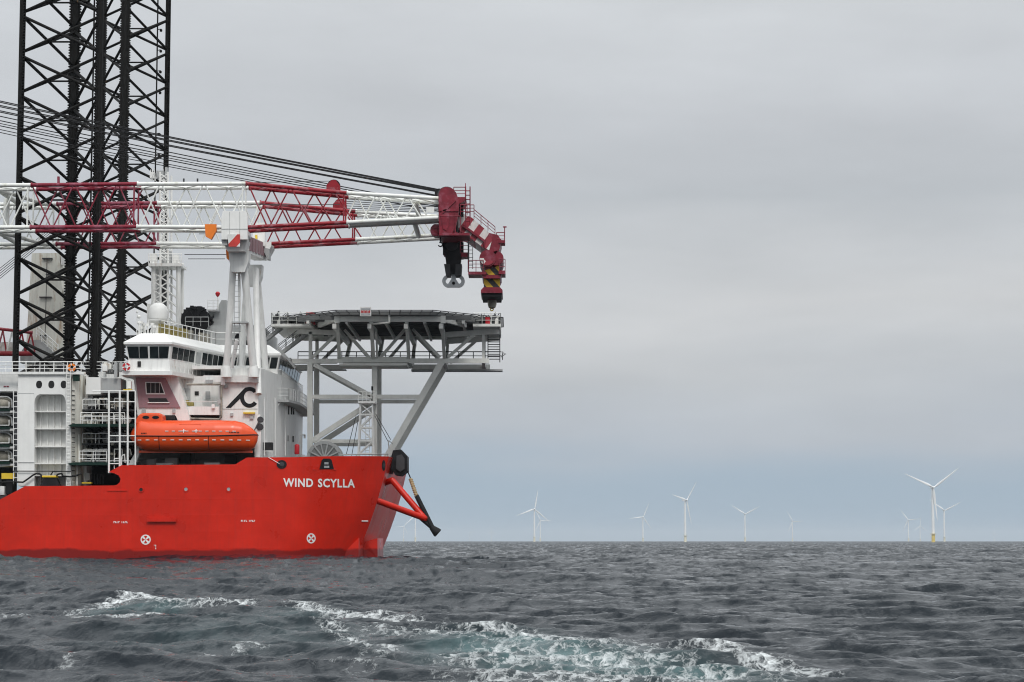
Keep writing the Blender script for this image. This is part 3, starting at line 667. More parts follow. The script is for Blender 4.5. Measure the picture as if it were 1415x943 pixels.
panes(2, [(.07+.155*k, .20+.155*k) for k in range(6)])
panes(3, [(.05+.115*k, .145+.115*k) for k in range(8)])
panes(4, [(.07+.155*k, .20+.155*k) for k in range(6)])
for x in (192, 219): # wipers
    MB().path([U(x, 478.5, 208.2), U(x+.6, 496, 208.6)], .03, 4).build('wiper', M['grey'], bridge)
MB().pbox(190, 499.5, 194.5, 507, 208.62, .12).build('wing_hatch', M['opening'], bridge)
rp = [Vector((x, y, zf+.29)) for x, y in offs(base, .45)]
rail([rp[1], rp[2], rp[3], rp[4]], 1.1, step=.9, mid=1).build('bridge_rail', M['whitec'], bridge)
rail([U(166, 514.5, 209.5), U(178, 514.5, 209.2)], 1.0, step=.35, mid=1).build('wing_rail', M['whitec'], bridge)
b = MB(); b.box(U(166, 517, 209).x, U(178, 517, 209).x, 209.2, 213, zf-.08, zf+.25); b.build('wing_step', M['whitec'], bridge)
# forward walkway under the bridge front, with its bracket
wl = [U(371, 521, 220.0), U(404, 531, 220.2), U(412.5, 543, 231), U(411, 548, 240)]
b = MB(); zq = U(404, 536, 220).z; x4 = P4[0]
pl = [(x4-3.0, 219.4), (x4+1.4, 219.4), (x4+2.1, 224), (x4+2.1, 2*YC-224), (x4+1.4, 2*YC-219.4), (x4-3, 2*YC-219.4)]
b.prism_z(pl, zf-.1-1.9, zf-.1-1.65); b.build('front_walkway', M['grey'], bridge, smooth=False)
rail([Vector((x, y, zf-1.75)) for x, y in pl], 1.15, step=.8, mid=2, r=.025).build('walkway_rail', M['whitec'], bridge)
b = MB(); zz0 = zf-2.05; b.prism([(x4-1.6, zz0), (x4+.6, zz0), (x4-1.6, zz0-2.4)], 219.6, 219.8); b.build('walkway_bracket', M['white'], bridge, smooth=False)
b = MB(); b.prism_z([(x4-2.2, 221.6), (x4-.1, 221.6), (x4-.1, 2*YC-221.6), (x4-2.2, 2*YC-221.6)], wall_top-.3, zf+.28); b.build('bridge_base', M['white'], bridge, smooth=False)
b = MB(); b.prism_z([(P1[0]+1.2, 213.3), (P3[0]+4, 213.3), (P3[0]+4, 2*YC-213.3), (P1[0]+1.2, 2*YC-213.3)], wall_top-.9, zf-.11); b.build('bridge_base', M['white'], bridge, smooth=False)
# roof gear
rt = [Vector((x, y, zr2)) for x, y in offs(base, -1.6)]
rail([rt[0], rt[1], rt[2], rt[3]], 1.35, step=1.0, mid=1, r=.04).build('roof_rail', M['whitec'], bridge)
for k in range(9):
    if k == 6: continue
    a = rt[1].lerp(rt[2], .04+k*.1)+Vector((-.35, .45, .05)); c = rt[1].lerp(rt[2], .115+k*.1)+Vector((-.35, .45, .05))
    b = MB(); b.bar(a+Vector((0, 0, .55)), c+Vector((0, 0, .55)), .25, 1.05+random.uniform(-.1, .05)); b.build('canvas_screen', M['olive'] if k < 5 else M['cream'], bridge)
rc = U(218.5, 446, 212.5)
b = MB(); b.lathe(rc, [(.28, -1.1), (.28, -.15), (.5, -.1), (.93, .32), (.95, .4), (.97, .9), (.93, 1.25), (.78, 1.6), (.5, 1.85), (.2, 1.95), (.01, 1.97)], 28); rad = b.build('radome', M['whitec'], bridge)
b = MB(); b.lathe(rc, [(.965, .36), (.975, .4), (.965, .44)], 28); b.build('radome_seam', M['grey'], rad) if False else None
for (px, py, r_) in ((192, 438, .18), (192.5, 446.5, .2), (189.5, 431, .13)):
    c = U(px, py, 212); b = MB(); b.lathe(c, [(.02, -r_), (r_*.7, -r_*.7), (r_, 0), (r_*.7, r_*.7), (.02, r_)], 12); b.tube(c-Vector((0, 0, r_)), Vector((c.x, c.y, zr2-.05)), .04, 6); b.build('antenna_dome', M['whitec'], bridge)
b = MB()
for k in range(16):
    x = random.uniform(190, 212); p = U(x, 459, random.uniform(211, 214)); p.z = zr2-.1; q = p+Vector((random.uniform(-.2, .2), 0, random.uniform(.6, 1.6))); b.tube(p, q, .035, 5)
    if k % 2: b.box(q.x-.16, q.x+.16, q.y-.1, q.y+.1, q.z-.15, q.z+.12)
b.build('antenna_cluster', M['whitec'], bridge)

# ---- funnels and reels behind the bridge
deckh = MB(); deckh.box(XX(238, 226), XX(362, 226), 225, 240, wall_top+.4, ZZ(451, 226)); deckh.build('funnel_house', M['grey'], vessel)
fun = MB().pp([(286, 451), (306, 415), (313, 415), (313, 451)], 226, 3).build('funnel', M['grey'], vessel, smooth=False)
rail([U(287, 428, 225.6), U(302, 428, 225.6)], 1.0, step=.55).build('funnel_rail', M['whitec'], fun)
MB().pbox(286.5, 428, 303, 430.5, 225.3, 1.6).pbox(288, 430, 296, 440, 226, 1).build('funnel_platform', M['grey'], fun)
b = MB(); c = U(300.8, 407, 225.7); b.tube(U(300.8, 428, 225.7), c, .05, 6); b.build('light_pole', M['whitec'], fun)
b = MB(); b.lathe(c, [(.03, -.3), (.2, -.1), (.26, .1), (.16, .26), (.02, .3)], 10); b.build('red_light', M['redp'], fun)
def reel(name, px, py, r_, Y, mat, parent, spokes=12, thick=2.2):
    c = U(px, py, Y); b = MB(); prof = []
    b.lathe(c, [(r_*.55, .25), (r_*.55, thick-.25)], 24, 'y')
    for dy in (0, thick-.2): b.ring(c+Vector((0, dy, 0)), r_*.82, r_, .2, 32)
    rl = b.build(name, mat, parent)
    b = MB()
    for k in range(spokes):
        a = 2*math.pi*k/spokes; b.bar(c+Vector((r_*.12*math.cos(a), -.02, r_*.12*math.sin(a))), c+Vector((r_*.95*math.cos(a), -.02, r_*.95*math.sin(a))), .14, .12, (0, 1, 0))
    b.disc(c+Vector((0, -.12, 0)), r_*.14, .3, 14); b.build('spokes', mat, rl)
    b = MB(); b.disc(c+Vector((0, .05, 0)), r_*.85, .08, 28); b.build('flange', M['reelg'] if mat is M['grey'] else mat, rl)
    return rl
reel('exhaust_drum', 269.5, 443, 1.48, 224, M['black'], vessel)
dr = [o for o in vessel.children if o.name.startswith('exhaust_drum')][0]
b = MB(); c = U(269.5, 443, 224)
for k in range(70):
    a = random.uniform(-.3, math.pi+.3); rr = random.uniform(.75, 1.03)*1.42; s_ = random.uniform(.08, .2); q_ = c+Vector((rr*math.cos(a)*1.08, random.uniform(-.25, 2.0), rr*math.sin(a))); b.box(q_.x-s_, q_.x+s_, q_.y-s_, q_.y+s_, q_.z-s_*.7, q_.z+s_*.7)
b.build('drum_fittings', M['black'], dr, smooth=False, kind='stuff')
rail([U(256, 451, 223.4), U(288, 451, 223.4)], .95, step=.7, r=.03, mid=1).build('drum_rail', M['grey'], dr)
reel('exhaust_drum', 337, 470, 1.0, 224.3, M['black'], vessel)

# ---- helideck
YN, YF = 228.5, 236.3
hel = MB(); hx = XX(540, YC, 445); zdk = ZZ(429.5, 220.6)
octo = lambda r_, a0=22.5: [(hx+r_*math.cos(R(a0+45*k)), YC+r_*math.sin(R(a0+45*k))) for k in range(8)]
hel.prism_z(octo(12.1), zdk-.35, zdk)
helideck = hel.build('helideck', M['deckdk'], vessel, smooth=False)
def hp(name, mat, fn, **kw):
    b = MB(); fn(b); return b.build(name, mat, helideck, **kw)
def nets(b):
    o1 = [Vector((x, y, zdk-.22)) for x, y in octo(12.12)]; o2 = [Vector((x, y, zdk+.0)) for x, y in octo(13.1)]
    for i in range(8):
        j = (i+1) % 8
        for t in [k/9 for k in range(9)]: b.tube(o1[i].lerp(o1[j], t), o2[i].lerp(o2[j], t), .045, 4)
        b.tube(o2[i], o2[j], .05, 5)
        for q in (.33, .66): b.tube(o1[i].lerp(o2[i], q), o1[j].lerp(o2[j], q), .022, 4)
hp('safety_net', M['dark'], nets)
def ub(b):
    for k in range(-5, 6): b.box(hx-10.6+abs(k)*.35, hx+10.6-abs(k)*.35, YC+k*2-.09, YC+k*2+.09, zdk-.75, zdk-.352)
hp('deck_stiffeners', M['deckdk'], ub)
for k in (-8, -4, 0, 4, 8):
    hp('cross_girder', M['heli'], lambda b: b.box(hx+k-.12, hx+k+.12, YC-10, YC+10, zdk-1.15, zdk-.755))
def beam(name, a, c, wd, ht, mat='heli'): return hp(name, M[mat], lambda b: b.bar(a, c, wd, ht), smooth=False)
for Yp in (YN, YF):
    X_ = lambda px, py: U(px, py, YN)          # same frame on both planes
    def Q(px, py): p = U(px, py, YN); return Vector((p.x, Yp, p.z))
    YE = 222.5 if Yp == YN else 2*YC-222.5
    def E(px, py, dy=0): p = U(px, py, 222.5+dy); return Vector((p.x, (222.5+dy) if Yp == YN else 2*YC-222.5-dy, p.z))
    beam('edge_beam', E(462, 441.3), E(611, 441.3), .4, .55); beam('edge_beam', E(462, 441.5), E(441, 449.5, 3.6), .36, .5); beam('edge_beam', E(611, 441.5), E(643, 449.5, 3.6), .36, .5)
    for px in (466, 612.5): beam('beam_cap', E(px, 437), E(px, 447), .5, .55)
    for px in (475, 488, 539, 573, 590): beam('deck_bracket', E(px, 435.5), E(px, 440), .2, .25)
    beam('bottom_chord', Q(398, 499.5), Q(466, 499.5), .5, .5); beam('bottom_chord', Q(466.2, 497.5), Q(565, 497.5), .55, .6); beam('bottom_chord', Q(565.2, 499), Q(676, 499), .5, .5)
    beam('side_chord', Q(398, 458), Q(464, 460), .4, .5); beam('side_chord', Q(613, 463), Q(690, 458), .4, .55)
    for px, w0 in ((429, .5), (469, .7), (516, .75), (565, .7), (614, .65), (668, .4)):
        if 440 < px < 640: beam('truss_post', E(px-3, 444), Q(px, 496), w0*.5, w0*.58)
        else: beam('truss_post', Q(px, 459), Q(px, 496), w0*.7, w0*.8)
    for (a, c) in (((431, 495), (466, 461)), ((476, 456), (510, 494)), ((526, 494), (559, 456)), ((570, 455), (608, 494)), ((619, 494), (656, 462))):
        beam('truss_diagonal', Q(*a), Q(*c), .26, .32)
    # legs down to the forecastle
    beam('column', Q(428.5, 502), Q(428.5, 640), .54, .6); beam('column', Q(517.5, 502), Q(517.5, 640), .54, .62)
    beam('raking_leg', Q(611, 500), Q(533, 634), .52, .64)
    beam('column_tie', Q(432, 548.5), Q(514, 548.5), .4, .42); beam('column_tie', Q(521, 548.5), Q(580, 548.5), .4, .42)
    beam('column_diagonal', Q(434, 504), Q(513, 547), .4, .42); beam('column_diagonal', Q(432, 609), Q(514, 556), .42, .55)
    beam('column_tie', Q(432, 610), Q(514, 610), .32, .38)
for px, py in ((429, 499.5), (516, 497.5), (565, 497.5), (614, 499), (668, 499)):
    beam('cross_beam', Vector((U(px, py, YN).x, YN+.3, U(px, py, YN).z-.05)), Vector((U(px, py, YN).x, YF-.3, U(px, py, YN).z-.05)), .35, .38)
for px in (469, 516, 565, 612):
    beam('cross_beam', Vector((U(px, 442, YN).x, 222, zdk-1.45)), Vector((U(px, 442, YN).x, 2*YC-222, zdk-1.45)), .4, .5)
hp('walkway_plate', M['heli'], lambda b: b.box(U(470, 500, YN).x, U(563, 500, YN).x, YN-1.2, YN+3.4, U(500, 502, YN).z-.35, U(500, 502, YN).z-.12))
hp('walkway_plate', M['grey'], lambda b: b.box(U(402, 500, YN).x, U(470, 500, YN).x-.02, YF+.4, YF+1.7, U(500, 502, YN).z-.1, U(500, 502, YN).z))
hp('walkway_plate', M['grey'], lambda b: b.box(U(563, 500, YN).x+.02, U(694, 500, YN).x, YF+.4, YF+1.9, U(500, 502, YN).z-.2, U(500, 502, YN).z))
z5 = U(500, 502, YN).z
zrl = ZZ(498, YF); rail([Vector((U(402, 500, YN).x, YF-.3, zrl)), Vector((U(694, 500, YN).x, YF-.3, zrl))], .9, step=1.5, r=.05, mid=1).build('walkway_rail', M['dark'], helideck)
# end platforms
zp = ZZ(456, YC)
for x0, x1 in ((384, 440), (655, 692)):
    a, c = XX(x0, YC, 450), XX(x1, YC, 450)
    hp('end_platform', M['heli'], lambda b: b.box(a, c, YC-6.5, YC+6.5, zp-.28, zp))
    rail([(a, YC-6.4, zp), (c, YC-6.4, zp), (c, YC+6.4, zp), (a, YC+6.4, zp)], 1.15, step=.75, r=.032, closed=True).build('platform_rail', M['heli'], helideck)
    for k in range(22):
        bx_ = random.uniform(a+.3, c-.3); by_ = YC-random.uniform(2, 6); hh = random.uniform(.4, 1.2); s_ = random.uniform(.07, .22)
        hp('fire_fitting', random.choice([M['dark'], M['dark'], M['grey'], M['heli']]), lambda b: b.box(bx_-s_, bx_+s_, by_-s_, by_+s_, zp, zp+hh).tube((bx_, by_, zp+hh), (bx_+s_, by_, zp+hh+.35), .05, 6))
hp('foam_cabinet', M['redp'], lambda b: b.box(XX(421, 226), XX(434, 226), 226.1, 227.3, zp, zp+1.25))
hp('foam_monitor', M['redp'], lambda b: b.box(XX(672, 227)-.1, XX(677, 227), 226.4, 227, zp, zp+.9))
hp('light_sign', M['whitec'], lambda b: b.pbox(497.5, 424.5, 512.5, 436.8, 220.1, .8), smooth=False)
def sg(b):
    b.pbox(498.5, 425.6, 511.5, 428.5, 220.06, .03).pbox(498.5, 433.4, 511.5, 435.6, 220.06, .03)
hp('sign_lamp', M['steel'], sg)
hp('sign_lamp', M['redp'], lambda b: [b.pbox(498.6+k*1.9, 429.2+.5*(k % 2), 499.9+k*1.9, 432.6, 220.05, .04) for k in range(7)] and None)
hp('drain_pipe', M['heli'], lambda b: b.path([U(538, 434, 221.5), U(538, 446, 221.5), U(513, 448, 222.5), U(520, 456, 226), U(521, 494, 227.9)], .11, 8))
hp('cage_ladder', M['dark'], lambda b: [b.bar(U(674.5, y, 231), U(690.5, y, 231), .07, .09) for y in np.arange(466, 498, 3.4)] and b.bar(U(674.3, 463, 231), U(674.3, 501, 231), .1, .1).bar(U(690.7, 463, 231), U(690.7, 501, 231), .1, .1))
hp('landing_lamp', M['dark'], lambda b: b.lathe(U(684.5, 438.5, 230), [(.05, -.2), (.2, -.1), (.22, .1), (.05, .2)], 10).tube(U(684.5, 440, 230), U(684.5, 456, 230), .06, 6).tube(U(691, 437, 230), U(691, 457, 230), .05, 6).pbox(688.5, 436.5, 692, 438.5, 230, .2))
hp('outrigger_lamp', M['steel'], lambda b: b.path([U(692, 494, 231), U(699, 489, 231)], .05, 5).path([U(692, 486, 231), U(699, 489, 231)], .04, 5).pbox(694, 486.5, 697, 488.5, 231, .2))
# stairs up from the bridge roof
for (a, c) in ((U(366, 470, 226), U(397, 446, 228)), (U(384, 491, 227), U(424, 461, 229))):
    b = MB()
    for dy in (0, 1.0): b.bar(a+Vector((0, dy, 0)), c+Vector((0, dy, 0)), .1, .32)
    k = 11
    for i in range(k): p = a.lerp(c, (i+.5)/k); b.box(p.x-.14, p.x+.14, p.y, p.y+1, p.z-.03, p.z+.03)
    sfl = b.build('stair_flight', M['grey'], helideck)
    for dy in (0, 1.0): rail([a+Vector((0, dy, .1)), c+Vector((0, dy, .1))], 1.0, step=.9, r=.03, mid=1).build('stair_rail', M['dark'], sfl)
hp('bridge_link', M['grey'], lambda b: b.box(U(362, 491, 227).x, U(402, 491, 227).x, 226.6, 229.4, U(384, 495, 227).z-.25, U(384, 495, 227).z))
hp('bridge_link', M['grey'], lambda b: b.bar(U(384, 480, 226), U(408, 509, 227), .12, .25))
# forecastle deck gear
b = MB()
for (sx, sy) in ((495.5, 227), (513.5, 227), (495.5, 229.2), (513.5, 229.2)): pass
tw = [(497.5, 558), (515.5, 558), (494, 640), (515.5, 640)]
def mast_lattice():
    b = MB()
    for dY in (0, 1.6):
        q = lambda px, py: U(px, py, 226.2)+Vector((0, dY, 0))
        b.bar(q(498, 556), q(494.5, 640), .16, .2); b.bar(q(514.5, 556), q(516, 640), .16, .2)
        ys = (558, 573, 591, 609, 627)
        for i, y in enumerate(ys):
            xl = lerp(498, 494.5, (y-556)/84); b.bar(q(xl, y), q(514.7, y), .12, .16)
            if i < 4: b.bar(q(xl if i % 2 else xl, y) if i % 2 else q(xl, y), q(515, ys[i+1]), .09, .11) if i % 2 == 0 else b.bar(q(515, y), q(xl-.5, ys[i+1]), .09, .11)
    ladder(b, U(508, 636, 226.6), U(508, 560, 226.6), .4)
    return b
mst = mast_lattice().build('access_tower', M['whitec'], vessel, smooth=False)
MB().pbox(494.5, 554.5, 518.5, 557.5, 225.9, 2.4).build('tower_platform', M['whitec'], mst)
rail([U(495, 554.5, 226), U(518, 554.5, 226)], .95, step=.4, mid=2, r=.035).build('tower_rail', M['whitec'], mst)
MB().pbox(513, 534, 515.6, 539.5, 226.2, .25).tube(U(514.3, 539, 226.3), U(514.3, 556, 226.3), .05, 6).build('tower_lamp', M['black'], mst)
rl = reel('cable_reel', 448, 634, 1.85, 225.0, M['grey'], vessel, 14, 2.6)
b = MB(); b.bar(U(416, 601, 224.6), U(414, 640, 224.6), .25, .5); b.bar(U(421, 601, 224.6), U(421, 606, 224.6), .2, .2); b.pbox(415.5, 600.3, 421.5, 601.6, 224.4, .5); b.build('boat_davit', M['grey'], vessel)
MB().lathe(U(410.3, 628, 223.5), [(.24, 0), (.26, .1), (.26, .9), (.2, 1.0), (.02, 1.05)], 12).build('hose_cabinet', M['redp'], vessel)
for (a, c) in (((518, 575), (537, 612)), ((519, 572), (540, 608)), ((492, 575), (478, 630)), ((495, 580), (486, 630))):
    MB().tube(U(*a, 226), U(*c, 226), .035, 5).build('stay_wire', M['dark'], vessel)
MB().bar(U(536.5, 609, 226), U(537.5, 620, 226), .12, .14).bar(U(537, 609, 226), U(543, 614, 226), .1, .1).build('wire_bracket', M['grey'], vessel)
rail([U(470, 632, 222), U(536, 631, 226)], .25, step=1.6, mid=0, r=.05).build('foredeck_rail', M['grey'], vessel)
MB().path([U(371, 632.4, 206.9), U(386, 641, 206.9)], .03, 5).build('bow_line', M['whitec'], vessel)

# ---- boom rest
rest = MB(); 
rest.pp([(315.5, 346), (344, 346), (343, 362), (338, 376), (320.5, 376), (317, 362)], 207.9, 1.6)
restg = rest.build('boom_rest', M['white'], vessel, smooth=False)
def rp_(name, mat, fn, **kw):
    b = MB(); fn(b); return b.build(name, mat, restg, **kw)
for dY in (0, 11.0):
    o_ = Vector((0, dY, 0))
    rp_('column', M['white'], lambda b: b.tube(U(322.5, 366, 208.8)+o_, U(313, 511, 210.4)+o_, .33, 14))
    rp_('column', M['white'], lambda b: b.tube(U(337, 366, 208.8)+o_, U(350.5, 511, 210.4)+o_, .36, 14))
    for px in (313, 350.5):
        rp_('column_foot', M['white'], lambda b: b.lathe(U(px, 513, 210.4)+o_, [(.55, -.6), (.5, 0), (.4, .5)], 14))
    if dY: rp_('column_head', M['white'], lambda b: b.prism([(U(x, y, 207.9).x, U(x, y, 207.9).z) for x, y in [(315.5, 346), (344, 346), (343, 362), (338, 376), (320.5, 376), (317, 362)]], 218.9, 220.5), smooth=False)
rp_('column', M['whitec'], lambda b: b.tube(U(353.5, 372, 216.5), U(355.5, 470, 213.5), .30, 14).tube(U(355.5, 470, 213.5), U(357.5, 545, 211.2), .30, 14))
rp_('column', M['white'], lambda b: b.tube(U(330.5, 368, 209.2), U(331, 446, 209.4), .14, 10).tube(U(327.5, 470, 209.6), U(320, 508, 210.4), .2, 10))
rp_('rest_ladder', M['grey'], lambda b: ladder(b, U(326.5, 505, 208.9), U(328.5, 366, 208.3), .5, step=.5))
rp_('rest_platform', M['grey'], lambda b: b.pbox(320, 444.5, 342, 446.5, 208.4, 1.4))
rp_('near_cradle', M['whitec'], lambda b: b.pp([(306, 300), (308, 291.8), (340, 291.8), (342, 300), (342, 331), (306, 331)], 205.7, .7).pp([(306, 318), (342, 318), (342, 324), (336, 331), (306, 331)], 206.45, 2.9), smooth=False)
rp_('cradle_seam', M['grey'], lambda b: b.pbox(306, 316.2, 342, 316.8, 205.66, .05).pbox(317, 293, 317.5, 331, 205.67, .05).pbox(331, 293, 331.5, 331, 205.67, .05))
rp_('warning_board', M['reststripe'], lambda b: b.pp([(314.5, 324), (331.5, 324), (331.5, 341), (316, 341)], 205.55, .12), smooth=False)
rp_('cradle_web', M['white'], lambda b: b.pp([(306.5, 331), (342, 331), (338, 347), (314, 347)], 206.6, 2.4), smooth=False)
rp_('cradle_bracket', M['grey'], lambda b: b.pp([(306, 327), (314, 325), (314, 339), (308, 339), (306, 334)], 206.0, .4), smooth=False)
a0, a1 = U(334, 338, 208.8), U(361, 349, 220.5)
rp_('cross_girder', M['white'], lambda b: b.bar(a0, a1, 1.4, 1.7))
rp_('girder_panel', M['mauve'], lambda b: [b.bar(a0.lerp(a1, k/7+.02)+Vector((.75, 0, .1)), a0.lerp(a1, k/7+.12)+Vector((.75, 0, .1)), .06, 1.35) for k in range(7)])
rp_('far_cradle', M['whitec'], lambda b: b.pp([(351, 308), (366, 308), (366, 340), (352, 342), (348, 336)], 217.2, .5).pp([(352, 336), (375, 334), (375, 340), (368, 352), (358, 350)], 217.8, 3.2), smooth=False)
rp_('cradle_lip', M['grey'], lambda b: b.pp([(358, 341), (372, 344), (372, 358), (369, 358), (366, 350), (358, 347)], 217.5, 1.5), smooth=False)
rp_('cradle_lamp', M['yellow'], lambda b: b.pbox(352.5, 325, 355.5, 331, 217.0, .2))
for px, py, Y in ((314, 322, 205.8), (343, 340, 213)): rail([U(px, py, Y), U(px+28, py+18 if px > 330 else py, Y+6 if px > 330 else Y)], .8, step=.6).build('cradle_rail', M['dark'], restg) if px > 330 else None

# ---- jacking house round the near leg
YJ = 208.4
jx0, jx1 = XX(25, YJ), XX(112, YJ)
b = MB(); b.pbox(25, 515, 47.5, 672, YJ, 1.4); b.pbox(91, 515, 98, 672, YJ, 1.4); b.pbox(47.5, 515, 91, 545, YJ, 1.4)
b.pp([(47.4, 544.9), (55, 544.9), (51, 547), (48.6, 551), (47.4, 557)], YJ, 1.39); b.pp([(91.1, 544.9), (84, 544.9), (88, 547), (90, 551), (91.1, 557)], YJ, 1.39)
jack = b.build('jacking_house', M['whitec'], vessel, smooth=False)
def jp(name, mat, fn, **kw):
    b = MB(); fn(b); return b.build(name, mat, jack, **kw)
jp('panel', M['white'], lambda b: b.pbox(47, 544, 92, 674, YJ+1.45, .3))
jp('corner_face', M['stain'], lambda b: b.prism_z([(XX(98, YJ), YJ+.01), (XX(113, YJ+1.6), YJ+1.6), (XX(113, YJ+1.6), YJ+3), (XX(98, YJ), YJ+3)], ZZ(672, YJ), ZZ(517, YJ)), smooth=False)
jp('side_wall', M['white'], lambda b: b.box(jx0, jx0+.3, YJ+1.41, YJ+13, ZZ(672, YJ), ZZ(515, YJ)).box(jx1-.3, jx1, YJ+3.1, YJ+13, ZZ(672, YJ), ZZ(515, YJ)).box(jx0, jx1, YJ+13, YJ+13.4, ZZ(672, YJ), ZZ(515, YJ)))
for y in (568.5, 592.3, 617, 640.5, 657): jp('shelf', M['white'], lambda b: b.pbox(47.6, y, 90.9, y+1.1, YJ+.25, 1.18))
for x in (56, 65, 74, 83): jp('stiffener', M['white'], lambda b: b.pbox(x, 548, x+.8, 672, YJ+1.1, .34))
for x in (54, 71, 88):
    p = U(x, 531.6, YJ); jp('oval_opening', M['opening'], lambda b: b.prism([(p.x+.29*math.copysign(abs(math.cos(a*.3142))**.8, math.cos(a*.3142)), p.z+.37*math.sin(a*.3142)) for a in range(20)], YJ-.015, YJ+.02), smooth=False)
jp('top_ledge', M['white'], lambda b: b.pbox(-40, 514, 118, 517.5, YJ-.25, .24))
jp('seam', M['grey'], lambda b: b.pbox(25, 543.5, 47, 544.2, YJ-.012, .02).pbox(20, 638.8, 47, 639.6, YJ-.05, .04))
rail([U(-40, 514.5, YJ), U(112, 514.5, YJ)], 1.0, step=1.2, mid=2, r=.04).build('top_rail', M['whitec'], jack)
rail([U(8, 514.5, YJ+3.0), U(168, 514.5, YJ+3.0)], 1.0, step=.9, mid=2, r=.03).build('top_rail', M['whitec'], jack)
jp('ladder', M['whitec'], lambda b: ladder(b, U(94.5, 672, YJ-.15), U(94.5, 505, YJ-.15), .36, step=.34, r=.04))
jp('ladder_cage', M['whitec'], lambda b: b.path([U(91.5, 560, YJ-.5), U(91.5, 512, YJ-.5)], .03, 4).path([U(97.5, 560, YJ-.5), U(97.5, 512, YJ-.5)], .03, 4))
jp('rung_ladder', M['dark'], lambda b: [b.tube(U(99.5, y, YJ-.0), U(103.5, y+.3, YJ+.4), .04, 4) for y in np.arange(540, 668, 6.5)] and None, kind='stuff')
jp('green_box', M['green'], lambda b: b.pbox(101, 517.5, 109, 526.5, YJ-.1, .5))
jp('side_ladder', M['whitec'], lambda b: ladder(b, U(21.5, 668, YJ-.1), U(21.5, 540, YJ-.1), .4, step=.5, r=.045))
jp('grating', M['dark'], lambda b: b.pbox(20.5, 546, 23.5, 666, YJ+.2, .3))
# left bank of drives
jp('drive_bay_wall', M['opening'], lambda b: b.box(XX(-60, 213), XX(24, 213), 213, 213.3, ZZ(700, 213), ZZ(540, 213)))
jp('drive_bay_head', M['white'], lambda b: b.pbox(-60, 517.6, 25, 541, YJ+.8, 2.5))
for i, y in enumerate((557.5, 582.5, 607, 631)):
    c = U(-40, y, YJ+1.6)
    jp('drive_drum', M['cream'], lambda b: b.lathe(c, [(.6, 0), (.62, 3.0), (.55, 3.5), (.3, 4.0), (.12, 4.05)], 18, 'x'))
    jp('drive_guard', M['green'], lambda b: b.pbox(-40, y+7, 13, y+10.5, YJ+.4, 1.6))
    jp('guard_rail', M['whitec'], lambda b: b.path([U(-40, y+5.5, YJ+.3), U(12.5, y+5.5, YJ+.3), U(12.5, y-2, YJ+.3)], .045, 5))
    jp('drive_shelf', M['white'], lambda b: b.pp([(-40, y+12), (20, y+10), (20, y+12.5), (4, y+14), (-40, y+14)], YJ+.7, 2.6), smooth=False)
    jp('pipe_run', M['grey'], lambda b: b.path([U(-30, y-9, YJ+1), U(10, y-9, YJ+1), U(16, y-5, YJ+1.1), U(17, y+6, YJ+1.1)], .08, 6))
jp('red_lamp_row', M['headr'], lambda b: [b.pbox(x, 533.5, x+3, 535, YJ+.74, .06) for x in (5, 9)] and None)
for x0, y0, x1, y1, mt in ((2, 654, 20, 662, 'yellow'), (8, 663, 17, 683, 'black'), (0, 672, 6, 685, 'whitec'), (0, 684, 10, 692, 'dark'), (-30, 660, 0, 690, 'dark')):
    jp('deck_machinery', M[mt], lambda b: b.pbox(x0, y0, x1, y1, YJ+.6, .9))
# right bank of drives
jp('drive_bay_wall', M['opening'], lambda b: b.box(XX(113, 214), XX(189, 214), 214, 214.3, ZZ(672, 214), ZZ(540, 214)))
jp('drive_bay_head', M['whitec'], lambda b: b.pbox(119, 521.5, 139, 545, YJ+1.2, 3), smooth=False)
jp('drive_bay_head', M['grey'], lambda b: b.pbox(139.1, 523, 167, 543, YJ+1.5, 3), smooth=False)
for i, y in enumerate((557, 580, 604, 627)):
    for k, x in enumerate((121, 142, 163)):
        c = U(x, y, YJ+3.2); r_ = random.uniform(.48, .62)
        jp('drive_motor', M['cream'] if (i+k) % 3 else M['whitec'], lambda b: b.lathe(c, [(r_*.5, 0), (r_, .1), (r_, .95), (r_*.7, 1.1), (r_*.3, 1.3)], 14, 'x'))
        jp('gear_case', random.choice([M['cream'], M['grey'], M['whitec'], M['dark']]), lambda b: b.pbox(x+random.uniform(-4, 4), y-random.uniform(2, 8), x+random.uniform(7, 12), y+random.uniform(2, 7), YJ+random.uniform(1.8, 2.6), .6))
        jp('pipe_run', random.choice([M['cream'], M['grey'], M['whiter']]), lambda b: b.path([U(x-5, y+9, YJ+1.5), U(x-5, y-6, YJ+1.5), U(x+6, y-6, YJ+1.6), U(x+6, y+8, YJ+1.6)], .055, 5))
    jp('drive_shelf', M['white'] if i % 2 else M['dark'], lambda b: b.pbox(113, y+9, 186, y+10.8, YJ+1.7, 3.6))
    rail([U(114, y+8.8, YJ+1.2), U(150, y+8.8, YJ+1.2)], .95, step=.95, mid=1, r=.035).build('drive_rail', M['whitec'], jack)
for x0, x1, y in ((94, 188, 586.8), (93, 163, 640)):
    jp('platform', M['green'], lambda b: b.pp([(x0, y+1), (x0+8, y-1), (x1, y-1), (x1, y+3), (x0+4, y+3)], YJ-.7, 2.3), smooth=False)
    rail([U(x0+17, y-1, YJ-.6), U(x1-16, y-1, YJ-.6)], 1.05, step=.9, r=.035).build('platform_rail', M['whitec'], jack)
jp('rusty_pipe', M['stain'], lambda b: b.path([U(106.5, 640, YJ+.6), U(106.5, 672, YJ+.6)], .1, 6).path([U(109, 600, YJ+1), U(109, 640, YJ+1)], .1, 6))
for x in (150.5, 165.5, 176.5, 187): jp('pipe_frame_post', M['whitec'], lambda b: b.path([U(x, 540.5, YJ-.9), U(x, (654 if x < 155 else 648), YJ-.9)], .10 if x < 180 else .07, 7))
